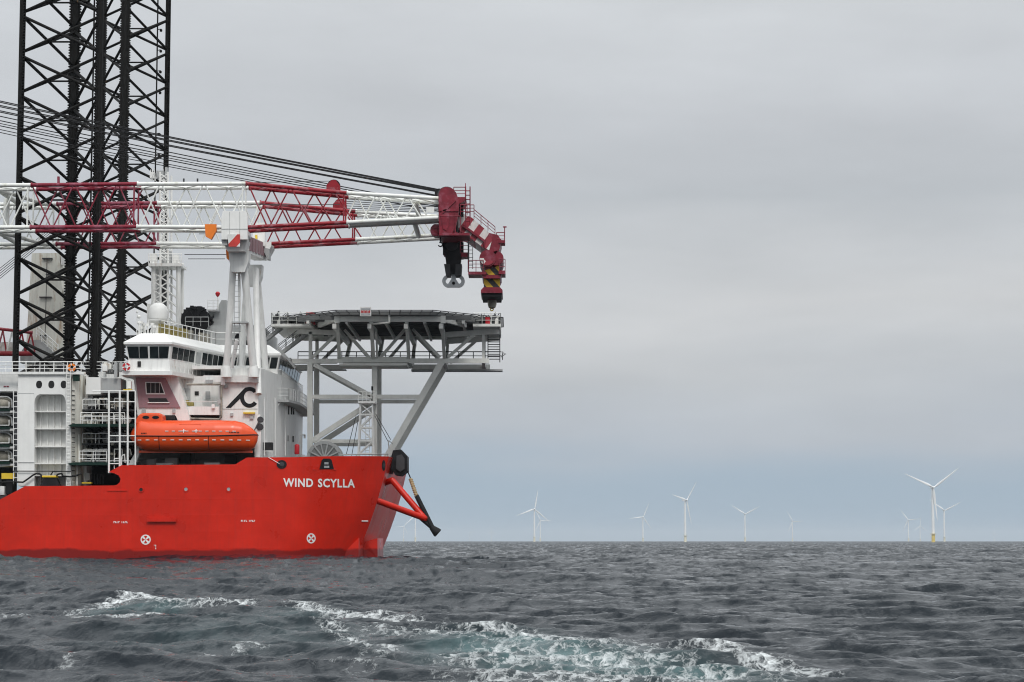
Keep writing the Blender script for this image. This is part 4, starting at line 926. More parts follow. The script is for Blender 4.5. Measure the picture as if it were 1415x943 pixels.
for y, x0, x1 in ((540.5, 128, 187), (555.5, 150, 187), (578.5, 150, 187), (602.5, 150, 187), (611, 150, 187), (641, 150, 165)):
    jp('pipe_frame_bar', M['whitec'], lambda b: b.path([U(x0, y, YJ-.88), U(x1, y, YJ-.88)], .05, 6))
jp('pipe_frame_bar', M['whitec'], lambda b: b.path([U(150.5, 653, YJ-.9), U(158, 653, YJ-.9)], .09, 7))
jp('stair', M['whitec'], lambda b: b.path([U(158, 648, YJ-.6), U(158, 634, YJ-.6), U(167, 634, YJ-.6), U(167, 646, YJ-.6)], .06, 5).path([U(168, 646, YJ-.6), U(168, 631, YJ-.6), U(172, 628, YJ-.6), U(173, 640, YJ-.6)], .05, 5))
jp('yellow_lamp', M['yellow'], lambda b: b.pbox(170, 538, 182, 539.4, YJ-.3, .4))
jp('search_lamp', M['whitec'], lambda b: b.pbox(176, 527, 181, 537, YJ-.1, .6))
jp('mooring_bars', M['dark'], lambda b: [b.pbox(x, 655, x+.8, 669, YJ+2, .1) for x in range(122, 146, 4)] and None)
jp('mooring_box', M['grey'], lambda b: b.pbox(117, 654, 124, 664, YJ+1.4, .5))
jp('yellow_block', M['yellow'], lambda b: b.pbox(113, 666.5, 126, 668.5, YJ+.6, .7))
jp('chute', M['black'], lambda b: b.pp([(60.5, 660), (77, 660), (82.5, 672.5), (55, 672.5)], YJ-.5, .9), smooth=False)
jp('chute_rim', M['yellow'], lambda b: b.pbox(58, 657.3, 77.5, 659.8, YJ-.6, 1.1))
for hs, r_ in ((((-30, 666), (0, 667), (18, 666.3), (32, 666.6), (40, 661), (46, 656.5), (50, 654.6), (55, 655), (58.5, 659)), .09), (((77, 659), (80, 655.5), (86, 654.5), (86.2, 658), (97, 659), (104, 658), (112, 655)), .09), (((70, 657), (73, 652), (86, 651.5)), .06)):
    jp('hose', M['rubber'], lambda b: b.path([U(*p, YJ-.4) for p in hs], r_, 6))
jp('cable_line', M['dark'], lambda b: b.path([U(18, 651.2, YJ-.2), U(98, 651.6, YJ-.2)], .05, 5))
jp('top_machinery', M['dark'], lambda b: b.pbox(50, 506, 62, 515, YJ+4, 2).pbox(78, 504, 92, 515, YJ+4, 2).pbox(118, 497, 124, 515, YJ+5, 1).pbox(145, 503, 155, 516, YJ+4, 1))
for k in range(14):
    x = random.uniform(140, 168); jp('cable_box', random.choice([M['grey'], M['whitec'], M['dark'], M['whiter']]), lambda b: b.pbox(x, random.uniform(500, 508), x+random.uniform(3, 6), random.uniform(510, 522), YJ+random.uniform(.6, 2.4), .5))
for k in range(70):
    if k % 3: x, y = random.uniform(114, 176), random.choice((556, 580, 604, 627))+random.uniform(-9, 8)
    else: x, y = random.uniform(-20, 14), random.choice((557, 582, 607, 631))+random.uniform(-8, 8)
    Yk = YJ+random.uniform(.9, 2.2); mt = random.choice(['cream', 'grey', 'dark', 'whiter', 'cream', 'stain'])
    if k % 2: jp('valve_box', M[mt], lambda b: b.pbox(x, y, x+random.uniform(1.5, 5), y+random.uniform(1.5, 4.5), Yk, .3))
    else: jp('pipe_run', M[mt], lambda b: b.path([U(x, y, Yk), U(x+random.uniform(-1, 8), y+random.uniform(-1, 1), Yk), U(x+random.uniform(2, 8), y+random.uniform(3, 9), Yk+.2)], random.uniform(.035, .08), 5))
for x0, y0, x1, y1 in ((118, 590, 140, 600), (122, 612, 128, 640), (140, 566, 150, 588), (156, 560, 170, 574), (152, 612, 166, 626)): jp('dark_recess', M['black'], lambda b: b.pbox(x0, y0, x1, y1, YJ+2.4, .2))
# far jacking house (carries the far leg)
far = MB().box(XX(140, 246)-2, XX(232, 254)+1.5, 243.5, 256.5, 5, ZZ(520, 250)).build('far_jacking_house', M['white'], vessel)
# ---- white lattice mast behind the boom
def lattice_mast():
    b = MB(); Ym = 226.5
    for px0, px1, py0, py1 in ((212, 212, 360, 460), (221, 222, 238, 460), (232, 232, 238, 460), (246.5, 246.5, 360, 460)):
        for dY in (0, 2.4): b.tube(U(px0, py0, Ym)+Vector((0, dY, 0)), U(px1, py1, Ym)+Vector((0, dY, 0)), .24 if px0 in (212, 246.5) else .12, 8)
    for i, y in enumerate(np.arange(378, 452, 12)):
        for dY in (0, 2.4):
            o = Vector((0, dY, 0))
            b.tube(U(213, y, Ym)+o, U(232, y+12, Ym)+o, .08, 5); b.tube(U(232, y, Ym)+o, U(213, y+12, Ym)+o, .08, 5); b.tube(U(232, y, Ym)+o, U(246, y+12, Ym)+o, .07, 5)
    for y in np.arange(240, 356, 8):
        b.tube(U(221, y, Ym), U(232, y+8, Ym), .06, 5); b.tube(U(232, y, Ym), U(221, y+8, Ym), .06, 5)
    return b
lm = lattice_mast().build('lattice_mast', M['white'], vessel)
MB().pbox(205, 364, 251, 368, 225.8, 3.6).build('mast_platform', M['white'], lm)
rail([U(205, 364, 225.9), U(251, 364, 225.9)], 1.0, step=.7, r=.035).build('mast_rail', M['whitec'], lm)
for (x0, y0, x1, y1, mt) in ((207, 351, 216, 364, 'white'), (222, 347, 236, 364, 'grey'), (238, 352, 247, 364, 'white'), (216, 236, 226, 246, 'grey'), (207, 238, 213, 246, 'whitec'), (228, 231, 231, 248, 'grey'), (203, 420, 213, 448, 'white'), (223, 380, 229, 450, 'dark')):
    MB().pbox(x0, y0, x1, y1, 226.9, .8).build('mast_box', M[mt], lm)
b = MB()
for k in range(14):
    p = U(random.uniform(206, 228), 250, 227); q = p+Vector((random.uniform(-.4, .4), random.uniform(-.3, .3), random.uniform(.5, 1.5))); b.tube(p, q, .03, 4)
b.build('whip_antennas', M['whitec'], lm)

# ------------------------------------------------------------------ legs
def leg(name, base_px, label, mirror):
    PIT = 4.02
    YA = 211.5; s3 = 7.69
    xA = U(31.5, 20, YA).x; zn0 = U(31.5, 20, YA).z
    A = Vector((xA, YA)); C = Vector((xA+s3, YA)); B = Vector((xA+s3*.5, YA+s3*.866))
    if mirror:
        A, B, C = [Vector((p.x, 2*YC-p.y)) for p in (A, B, C)]
        zn0 = U(231, 26, A.y).z
    cen = (A+B+C)/3
    z0, z1 = (ZZ(530, 211) if not mirror else ZZ(530, 250)), zn0+PIT*4.4
    root = thing(name, (cen.x, cen.y, z0), label, 'jack-up leg', 'black lattice legs of the vessel')
    for P in (A, B, C):
        b = MB(); b.tube((P.x, P.y, z0), (P.x, P.y, z1), .31, 14); ch = b.build('chord', M['legb'], root)
        rd = (P-cen).normalized(); tn = Vector((-rd.y, rd.x)); b = MB()
        a2 = Vector((P.x, P.y, 0))
        for sgn in (1, -1):
            o = a2 + Vector((tn.x, tn.y, 0))*sgn*.38; b.bar(o+Vector((0, 0, z0)), o+Vector((0, 0, z1)), .2, .14, (rd.x, rd.y, 0)) if False else None
        T = Vector((tn.x, tn.y, 0)); D = Vector((rd.x, rd.y, 0)); pz = .285
        n = int((z1-z0)/pz)
        b.add([a2+T*sx*.46+D*sd+Vector((0, 0, z)) for z in (z0, z1) for sx, sd in ((-1, -.09), (1, -.09), (1, .09), (-1, .09))], [(0,1,2,3), (7,6,5,4), (0,4,5,1), (1,5,6,2), (2,6,7,3), (3,7,4,0)])
        for i in range(n):
            z = z0+i*pz
            for sgn in (1, -1):
                vs = [a2+T*sgn*.455+D*d+Vector((0, 0, z+.02)) for d in (-.09, .09)] + [a2+T*sgn*.455+D*d+Vector((0, 0, z+pz-.02)) for d in (-.09, .09)] + [a2+T*sgn*.62+D*d+Vector((0, 0, z+pz*.36)) for d in (-.09, .09)] + [a2+T*sgn*.62+D*d+Vector((0, 0, z+pz*.64)) for d in (-.09, .09)]
                b.add(vs, [(0,1,5,4), (4,5,7,6), (6,7,3,2), (0,4,6,2), (1,3,7,5)])
        b.build('rack', M['legb'], ch, smooth=False)
    z = zn0
    while z-PIT > z0-PIT: z -= PIT
    nodes = []
    while z < z1-PIT*.5: nodes.append(z); z += PIT
    v3 = lambda P, z: Vector((P.x, P.y, z))
    for k, z in enumerate(nodes):
        if z+PIT > z1: break
        mids = []
        for (P, Q) in ((A, C), (C, B), (B, A)):
            zt = z+PIT-.2; zb = z+.2
            if zb < z0: zb = z0+.02
            for (p, q) in ((v3(P, zb), v3(Q, zt)), (v3(P, zt), v3(Q, zb))):
                d = (q-p).normalized(); MB().tube(p+d*.25, q-d*.25, .155, 8).build('brace', M['legb'], root)
            mids.append((v3(P, 0)+v3(Q, 0))/2+Vector((0, 0, z+PIT/2)))
        for i in range(3): MB().tube(mids[i], mids[(i+1) % 3], .095, 6).build('horizontal_brace', M['legb'], root)
    # ladder tube and lamps inside the far leg
    if mirror:
        q = Vector((C.x-1.15, C.y-.6, 0)); MB().tube(q+Vector((0, 0, z0)), q+Vector((0, 0, z1)), .09, 6).build('ladder_pipe', M['legb'], root)
        for k in range(9):
            zc = zn0+1-k*2.5; p = q+Vector((0, 0, zc)); MB().tube(p, p+Vector((.35, 0, .1)), .05, 5).lathe(p+Vector((.42, 0, -.05)), [(.03, .18), (.17, .05), (.15, -.15), (.03, -.2)], 8).build('leg_lamp', M['legb'], root)
    else:
        q = Vector((C.x-.9, C.y+1.5, 0)); MB().tube(q+Vector((0, 0, z0)), q+Vector((0, 0, z1)), .09, 6).build('ladder_pipe', M['legb'], root)
    return root
leg('jack_up_leg', 31, 'nearer black lattice leg rising through the white jacking house', False)
leg('jack_up_leg', 140, 'farther black lattice leg standing behind, to the right of the nearer leg', True)

# ------------------------------------------------------------------ main crane
crane = thing('main_crane', (U(330, 330, 213.5).x, 213.5, U(330, 330, 213.5).z), 'long red and white lattice crane boom resting on a white stand', 'crane')
SEC = [(-330, 'boomw'), (43, 'boomr'), (190, 'boomw'), (340, 'boomr2'), (480, 'boomw'), (606, None)]
YB = 206.2
SX = [XX(px, YB, 290) for px, _ in SEC]
pyref = [(-330, 258, 316), (0, 256.5, 314.5), (190, 254.5, 313.5), (340, 254, 314.5), (480, 267, 307.5), (606, 274.5, 301)]
TOPZ = [(XX(px, YB, y), ZZ(y, YB)) for px, y, _ in pyref]; BOTZ = [(XX(px, YB, y), ZZ(y, YB)) for px, _, y in pyref]
def pl(tab, x):
    for (a, b) in zip(tab[:-1], tab[1:]):
        if x <= b[0]: return lerp(a[1], b[1], (x-a[0])/(b[0]-a[0]))
    return tab[-1][1]
def mat_at(x):
    r = 'boomw'
    for sx, (px, mt) in zip(SX, SEC):
        if x >= sx and mt: r = mt
    return M[r]
PITB = 4.15
for Yt in (YB, 218.0):
    for dY, ph in ((0, 0.0), (2.5, .5)):
        Y = Yt+dY
        for (a, c) in zip(range(len(SX)-1), range(1, len(SX))):
            for tab in (TOPZ, BOTZ):
                x0, x1 = SX[a], SX[c]-.004
                MB().tube((x0, Y, pl(tab, x0)), (x1, Y, pl(tab, x1)), .195, 12).build('chord', mat_at((x0+x1)/2), crane)
                MB().lathe((x0, Y, pl(tab, x0)), [(.27, -.06), (.27, .06)], 12, 'x').build('chord_flange', mat_at((x0+x1)/2), crane)
        x = SX[0]+PITB*ph; k = 0
        anchor = XX(43, YB, 258)
        n0 = int((anchor-SX[0])/PITB); x = anchor-n0*PITB+PITB*ph
        while x < SX[-1]-.3:
            tip = x > SX[4]+.5; pt_ = 2.9 if tip else PITB
            for sg_ in (-1, 1):
                xb = x+sg_*pt_*.46
                if xb < SX[0] or xb > SX[-1]: continue
                MB().tube((x+sg_*.12, Y, pl(TOPZ, x)-.1), (xb, Y, pl(BOTZ, xb)+.1), .074, 7).build('lacing', mat_at((x+xb)/2), crane)
            x += pt_
    x = anchor-n0*PITB
    while x+PITB < SX[-1]:      # lacing across the narrow top and bottom faces
        for tab in (TOPZ, BOTZ):
            MB().tube((x, Yt+.1, pl(tab, x)), (x+PITB/2, Yt+2.4, pl(tab, x+PITB/2)), .06, 6).tube((x+PITB/2, Yt+2.4, pl(tab, x+PITB/2)), (x+PITB, Yt+.1, pl(tab, x+PITB)), .06, 6).build('cross_lacing', mat_at(x+PITB/2), crane)
        x += PITB
    for sx in SX[1:-1]:         # upright frames at the section joints
        for dY in (0, 2.5): MB().bar((sx-.35, Yt+dY, pl(TOPZ, sx)), (sx-.35, Yt+dY, pl(BOTZ, sx)), .14, .16).build('joint_frame', mat_at(sx-.5), crane)
# heavy cross frame between the two trusses, near the left edge of the picture and behind the tip
for px in (-60, 8, 575):
    x = XX(px, 212, 290)
    for tab in (TOPZ, BOTZ): MB().tube((x, YB+2.5, pl(tab, x)), (x, 218, pl(tab, x)), .26, 10).build('cross_tube', M['boomw'], crane)
    if px < 100:
        MB().tube((x, YB+2.5, pl(TOPZ, x)), (x+2.6, 218, pl(TOPZ, x)), .2, 10).tube((x, YB+2.5, pl(BOTZ, x)), (x+2.6, 218, pl(BOTZ, x)), .2, 10).tube((x-.4, 214, pl(TOPZ, x)), (x-.4, 214, pl(BOTZ, x)), .3, 10).build('cross_tube', M['boomw'], crane)
# plated web of the tip section
xw0, xw1 = SX[4]+.1, SX[5]-.1
MB().loft([[(xw0, YB+.6, pl(BOTZ, xw0)-.05), (xw1, YB+.25, pl(BOTZ, xw1)-.05), (xw1, YB+2.3, pl(BOTZ, xw1)-.05), (xw0, YB+2.3, pl(BOTZ, xw0)-.05)], [(xw0, YB+.25, pl(BOTZ, xw0)+.1), (xw1, YB+.25, pl(BOTZ, xw1)+.1), (xw1, YB+2.3, pl(BOTZ, xw1)+.1), (xw0, YB+2.3, pl(BOTZ, xw0)+.1)]]).build('tip_web_plate', M['boomw'], crane, smooth=False)
for k in range(7):
    a = U(478, 272+k*3.2, 210+k*1.2); c = U(606, 283+k*1.7, 210+k*1.2); MB().tube(a, c, .035, 5).build('hoist_wire', M['black'], crane)
for Yt in (YB, 218.0):
    x = SX[4]+1.2
    while x < SX[5]-.8:
        MB().tube((x, Yt+.1, pl(TOPZ, x)-.12), (x+1.4, Yt+2.4, pl(TOPZ, x)-.12), .06, 6).build('cross_lacing', M['boomw'], crane); x += 1.4
MB().pbox(589, 286, 600, 294, YB-.12, .12).build('rope_window', M['boomw'], crane)
# sheave posts on the boom
for (px, py, Y) in ((461, 258, YB+1.2), (470, 284, 219)):
    b = MB(); b.pp([(px-10, py+8), (px-10, py-2), (px-3, py-9), (px+3, py-9), (px+9, py-1), (px+9, py+8)], Y, .5); sv = b.build('sheave_bracket', M['boomr2'], crane, smooth=False)
    c = U(px, py-1, Y); MB().disc(c+Vector((0, .12, 0)), .64, .25, 20).build('sheave', M['black'], sv)
MB().pbox(79, 244, 82, 256, YB, .25).build('wire_guide', M['boomr'], crane)
for px in (254, 273): MB().tube(U(px, 247, YB if px < 260 else 212), U(px, 254, YB if px < 260 else 212), .09, 6).build('wire_guide', M['dark'], crane)
for (x0, y0, x1, y1, Y) in ((283, 310, 299, 331, YB-.3), (312, 345, 319, 360, 208.2)):
    MB().pp([(x0, y0), (x1, y0), (x1, lerp(y0, y1, .4)), (lerp(x0, x1, .55), y1), (x0+1, lerp(y0, y1, .8))], Y, .55).build('boom_clamp', M['orange2'], crane, smooth=False)
# luffing wires
wires = [((-300, 73), (606, 262)), ((-300, 81), (604, 264)), ((-300, 89), (603, 270)), ((-300, 104), (471, 264)), ((-300, 112), (466, 272)), ((-300, 115), (352, 253)), ((-300, 250), (458, 250.5)), ((-300, 252), (340, 252))]
for i, (a, c) in enumerate(wires):
    ysd = (208.5, 219.2)
    for j, Y in enumerate((208.2, 209.2, 219.4) if i < 3 else ((209, 219.6) if i < 6 else (208,))):
        if j == 2: 
            p0, p1 = U(a[0], a[1], 209), U(c[0], c[1], 209); p0 = Vector((p0.x, Y, p0.z)); p1 = Vector((p1.x, Y, p1.z))
        elif j == 1 and i >= 3: continue
        else: p0, p1 = U(a[0], a[1]+j*2.2, Y), U(c[0], c[1]+j*1.2, Y)
        b = MB(); pts = []
        for k in range(9):
            t = k/8; p = p0.lerp(p1, t); p.z -= .35*math.sin(math.pi*t); pts.append(p)
        b.path(pts, .055 if i < 3 else .042 if i < 6 else .03, 6); b.build('pendant_wire', M['black'], crane)
for y, x0, x1 in ((320.5, 258, 292), (323.5, 275, 288), (352, 255, 313), (358, 260, 311), (283, 245, 470)):
    MB().tube(U(x0, y, 208), U(x1, y, 208), .035, 5).build('tag_line', M['dark'], crane)
# boom head
YH = 205.9
b = MB(); b.pp([(606, 268), (609, 261), (616, 258.5), (624, 260), (630, 266), (634, 276), (634, 292), (630, 311), (624, 324), (630, 328), (607, 328), (606, 300)], YH, 1.1)
head = b.build('boom_head', M['headr'], crane, smooth=False)
def hd(name, mat, fn, **kw):
    b = MB(); fn(b); return b.build(name, mat, head, **kw)
hd('far_head_plate', M['headr'], lambda b: b.prism([(U(x, y, YH).x, U(x, y, YH).z) for x, y in [(606, 268), (609, 261), (616, 258.5), (624, 260), (630, 266), (634, 276), (634, 292), (630, 311), (624, 324), (630, 328), (607, 328), (606, 300)]], 219.3, 220.4), smooth=False)
for y0, y1, x0, x1 in ((268, 274, 612, 628), (292, 298, 610, 632), (321, 327, 608, 632)):
    hd('head_cross_beam', M['headr'], lambda b: b.pbox(x0, y0, x1, y1, YH+1.11, 12.2), smooth=False)
for k in range(6):
    c = U(617, 271, 207.5); hd('sheave', M['dark'], lambda b: b.disc(c+Vector((0, k*2.0, 0)), .92, .5, 22))
    c2 = U(619, 306, 207.5); hd('sheave', M['dark'], lambda b: b.disc(c2+Vector((0, k*2.0+.3, 0)), .95, .5, 22))
c3 = U(607, 267, 208); hd('wire_drum', M['black'], lambda b: b.lathe(c3, [(.45, 0), (.45, 10)], 18, 'y'))
hd('head_stiffener', M['headr'], lambda b: b.bar(U(607, 298, YH-.05), U(629, 277, YH-.05), .12, .2).bar(U(607, 291, YH-.05), U(634, 291, YH-.05), .12, .18).bar(U(629, 294, YH-.05), U(629, 326, YH-.05), .1, .14))
hd('head_rib', M['headr'], lambda b: b.pp([(609, 296), (622, 296), (620, 312), (617, 319), (612, 316)], YH-.09, .07), smooth=False)
hd('head_platform', M['headr'], lambda b: b.pbox(607, 322, 649, 325.5, YH-.7, 4), smooth=False)
hd('head_platform', M['headr'], lambda b: b.pp([(627, 272.5), (644, 272.5), (642, 278), (634, 282)], YH+.2, 5), smooth=False)
rail([U(627, 272.5, YH+.2), U(643, 272.5, YH+.2)], .95, step=.6, r=.04).build('head_rail', M['headr'], head)
rail([U(636, 297, YH), U(655, 297, YH)], .95, step=.6, r=.04).build('head_rail', M['headr'], head)
rail([U(607, 322, YH-.65), U(636, 322, YH-.65)], 1.6, step=2.2, r=.04, mid=0).build('head_rail', M['headr'], head)
hd('mast_post', M['headr'], lambda b: ladder(b, U(646.5, 312, YH+.6), U(646.5, 258, YH+.6), .42, step=.4, r=.06).tube(U(643.2, 258, YH+.6), U(643.2, 253.5, YH+.6), .04, 5))
hd('head_machinery', M['black'], lambda b: b.pbox(625, 280, 640, 296, YH+2, 2).pbox(612, 306, 632, 321, YH+1.4, 3))
hd('winch_cluster', M['headr'], lambda b: b.lathe(U(603, 318, YH+1), [(.3, 0), (.6, .1), (.6, 1.6), (.3, 1.7)], 14, 'y').pbox(599, 310, 606, 316, YH+.9, 1))
hd('snatch_hook', M['black'], lambda b: b.ring(U(608.5, 338, YH+.4), .14, .25, .15, 12, R(-160), R(120)).tube(U(608.5, 326, YH+.45), U(608.5, 335.5, YH+.45), .08, 6))
# small wind vane and lattice under the head
# fly jib
jib = MB().pp([(633, 300), (641, 296), (652, 301), (675, 321), (682, 326), (671, 346), (662, 338), (648, 328), (636, 320), (632, 312)], 210.2, 5.6).build('jib', M['jibstripe'], crane, smooth=False)
def jb(name, mat, fn, **kw):
    b = MB(); fn(b); return b.build(name, mat, jib, **kw)
jb('jib_rib', M['headr'], lambda b: b.bar(U(640, 312, 210.1), U(673, 336, 210.1), .3, .22))
jb('jib_knee', M['headr'], lambda b: b.pp([(668, 336), (676, 322), (688, 325), (693, 332), (690, 345), (684, 352), (672, 352)], 209.9, 6.2), smooth=False)
jb('jib_knee_stripe', M['jibstripe'], lambda b: b.pp([(670, 343), (672, 330), (677, 326), (680, 331), (676, 346)], 209.82, .07), smooth=False)
jb('hinge', M['headr'], lambda b: b.disc(U(674, 357, 209.8), .82, 6.4, 22).disc(U(686, 357, 209.9), .7, 6.2, 22))
jb('hinge_stripe', M['jibstripe'], lambda b: b.ring(U(673, 357, 209.7), .3, .7, .08, 16, R(180), R(330)))
jb('jib_leg', M['headr'], lambda b: b.pp([(672, 350), (689, 350), (691, 376), (690, 392), (670, 392), (670, 376)], 210.6, 4.8), smooth=False)
jb('hazard_plate', M['hazard'], lambda b: b.pp([(669.5, 374), (690.5, 367), (690.5, 380), (669.5, 380)], 210.5, .08).pp([(668.5, 385.5), (690.8, 385.5), (690.8, 397), (668.5, 397)], 210.45, .12), smooth=False)
jb('jib_collar', M['headr'], lambda b: b.pp([(666, 380.3), (693, 380.3), (691, 384.8), (668, 384.8)], 209.8, 6.2), smooth=False)
jb('jib_base', M['headr'], lambda b: b.pp([(664.5, 401), (668, 397.2), (691, 397.2), (694.5, 401), (694.5, 405), (664.5, 405)], 209.9, 6.0), smooth=False)
jb('jib_base_plate', M['black'], lambda b: b.pp([(665.5, 405.2), (693.5, 405.2), (692.5, 410), (666.5, 410)], 210.1, 5.6), smooth=False)
jb('swivel', M['headr'], lambda b: b.lathe(U(680, 412, 213), [(.42, -.4), (.42, .6)], 16))
jb('jib_platform', M['headr'], lambda b: b.pbox(647, 375.5, 672, 379.5, 209.6, 3).pbox(689, 374, 698.5, 379, 209.6, 3).pbox(637, 349, 648, 355, 209.9, 2), smooth=False)
rail([U(647.5, 375.5, 209.6), U(668, 375.5, 209.6)], 1.1, step=.6, r=.035, mid=2).build('jib_rail', M['headr'], jib)
rail([U(690, 374, 209.6), U(698, 374, 209.6)], 1.1, step=.5, r=.035).build('jib_rail', M['headr'], jib)
rail([U(655, 303, 210), U(684, 327, 210)], .95, step=.8, r=.035).build('jib_rail', M['headr'], jib)
rail([U(636, 350, 210), U(648, 350, 210)], 1.5, step=.5, r=.035, mid=3).build('jib_rail', M['headr'], jib)
rail([U(686, 335, 209.9), U(697, 335, 209.9)], .95, step=.5, r=.04).build('jib_rail', M['headr'], jib)
jb('jib_ladder', M['dark'], lambda b: ladder(b, U(650.5, 372, 209.8), U(650.5, 330, 209.8), .38, step=.36, r=.035).path([U(646.8, 376, 209.7), U(646.8, 332, 209.7)], .04, 5))
jb('wind_vane', M['headr'], lambda b: b.path([U(697.3, 335, 210), U(697.3, 314, 210)], .05, 6).pbox(695, 313, 700, 314.6, 210, .12).pbox(689, 332, 698, 336, 209.8, 2.2))
jb('jib_machinery', M['black'], lambda b: b.pbox(684, 328, 690, 343, 211, 2).pbox(676, 346, 684, 352, 211, 3))
# hook blocks: they hang from the crane
hb = thing('hook_block', U(626, 398, 212.5), 'black main hook block with grey twin hook under the boom head', 'hook block')
b = MB(); b.pp([(613, 328), (639, 328), (638, 345), (636.5, 360), (634, 378), (618, 378), (616, 360), (613.5, 345)], 211.4, 2.2); b.build('block_body', M['black'], hb, smooth=False)
MB().disc(U(624.5, 338, 211.25), .62, .12, 20).build('block_sheave', M['dark'], hb)
MB().pp([(613.5, 365), (621.5, 365), (622.5, 380), (616, 380)], 211.2, 2.6).build('cheek_plate', M['dark'], hb, smooth=False)
MB().pp([(629.5, 365), (638, 365), (637, 380), (629, 380)], 211.2, 2.6).build('cheek_plate', M['dark'], hb, smooth=False)
MB().pbox(637, 335, 640.5, 358, 211.6, .6).pbox(612, 330, 614, 352, 211.6, .6).build('rope_guard', M['black'], hb)
b = MB(); cx, cy = 626.6, 388.5
c = U(626.6, 388, 212.2)
for sgn in (1, -1):
    c1 = U(626.6+sgn*6.9, 388.6, 212.2)
    a0_, a1_ = (R(-165), R(68)) if sgn > 0 else (R(112), R(345)); b.ring(c1, .28, .62, .45, 18, a0_, a1_, 1.0)
b.pp([(624, 378), (629.5, 378), (630, 386), (634, 392), (636, 397), (617.5, 397), (619.5, 392), (623.5, 386)], 212.18, .5); b.build('twin_hook', M['steel'], hb)
MB().disc(U(626.7, 391.5, 212.12), .16, .06, 12).build('hook_eye', M['opening'], hb)
ah = thing('auxiliary_hook', U(680, 430, 213), 'small brown hook ball hanging from the tip of the jib', 'hook')
MB().lathe(U(680, 419.5, 213), [(.15, .62), (.38, .5), (.44, .2), (.44, -.1), (.34, -.42), (.12, -.55)], 16).build('hook_ball', M['cream'], ah)
MB().ring(U(679.5, 427.5, 212.9), .1, .2, .16, 14).build('hook_ring', M['yellow'], ah)

# ------------------------------------------------------------------ second crane, behind the near leg
YX = 226.0
xc2 = thing('deck_crane', U(65, 510, YX), 'white tapered crane tower standing behind the nearer black leg', 'crane')
b = MB(); q = [(47, 350), (86, 350), (97, 500), (99, 560), (30, 560), (36, 500)]
def ring4(py, x0, x1, d): a = U(x0, py, YX); c = U(x1, py, YX); return [a, c, c+Vector((0, d, 0)), a+Vector((0, d, 0))]
b.loft([ring4(560, 32, 97, 4.6), ring4(500, 35, 92, 4.4), ring4(420, 39.5, 87, 3.6), ring4(350, 44, 82, 3.0)]); b.build('tower', M['stain'], xc2, smooth=False)
for y, x0, x1 in ((356.5, 58, 72), (378.5, 63, 74), (410, 54, 71), (442, 54, 67), (463, 55, 66)): MB().pbox(x0, y, x1, y+1.3, YX-.35, .4).build('step_bracket', M['dark'], xc2)
MB().path([U(65, 358, YX-.25), U(62, 480, YX-.25)], .04, 5).build('tower_cable', M['dark'], xc2)
MB().pbox(88, 398, 96, 412, YX, 1.2).pbox(84, 352, 92, 366, YX, 1.2).build('tower_box', M['white'], xc2)
MB().pp([(28, 488), (40, 470), (56, 470), (84, 496), (84, 502), (28, 502)], YX-1.8, 1.2).build('slew_platform', M['grey'], xc2, smooth=False)
rail([U(50, 466, YX-2), U(80, 493, YX-2)], 1.2, step=.7, r=.05).build('platform_stair_rail', M['whitec'], xc2)
for Yb in (222.2, 224.4):
    for y0, y1 in ((452, 460), (489, 489)): MB().tube(U(-60, y0-4 if y0 < 480 else y0, Yb), U(45, y1, Yb), .26 if y0 > 480 else .17, 9).build('jib_chord', M['boomr2'], xc2)
    for k in range(8): MB().tube(U(-56+k*13, 487, Yb), U(-48+k*13, 453+k, Yb), .09, 6).tube(U(-48+k*13, 453+k, Yb), U(-43+k*13, 487, Yb), .09, 6).build('jib_lacing', M['boomr2'] if k != 5 else M['boomw'], xc2)
MB().pbox(-10, 473, 16, 485, 223, .8).build('jib_sheave_box', M['boomw'], xc2)
for k in range(5): MB().tube(U(-60, 418+k*4, 225), U(70, 316+k*3, 227), .035, 5).build('stay_wire', M['dark'], xc2)

# ------------------------------------------------------------------ lifeboat
YL = 208.9
lb = thing('lifeboat', U(268, 625, YL), 'orange enclosed lifeboat hanging beside the white deckhouse', 'lifeboat')
prof = [  # px, top, gunwale, bottom, half width
 (180.3, 601.5, 603, 604.5, .08), (181.5, 598, 603, 607.5, .5), (184.5, 592.5, 603.2, 611.5, .95), (190, 583.5, 603.5, 616.5, 1.3), (196, 578.5, 603.6, 620.5, 1.5), (206, 580.5, 603.8, 624, 1.62), (228, 581.3, 604, 625, 1.7),
 (262, 581.2, 604, 625.3, 1.75), (300, 581, 603.6, 625, 1.72), (325, 581.6, 602.8, 624.6, 1.6), (337, 584.5, 602.4, 624, 1.42), (346, 590, 602, 622.5, 1.15), (352, 595.5, 601.6, 619, .8), (355.6, 599.5, 601.5, 610, .4), (356.6, 601, 601.5, 604, .08)]
def pinterp(px):
    for a, b in zip(prof[:-1], prof[1:]):
        if px <= b[0]: t = (px-a[0])/(b[0]-a[0]); return [lerp(u, v, t) for u, v in zip(a, b)]
    return prof[-1]
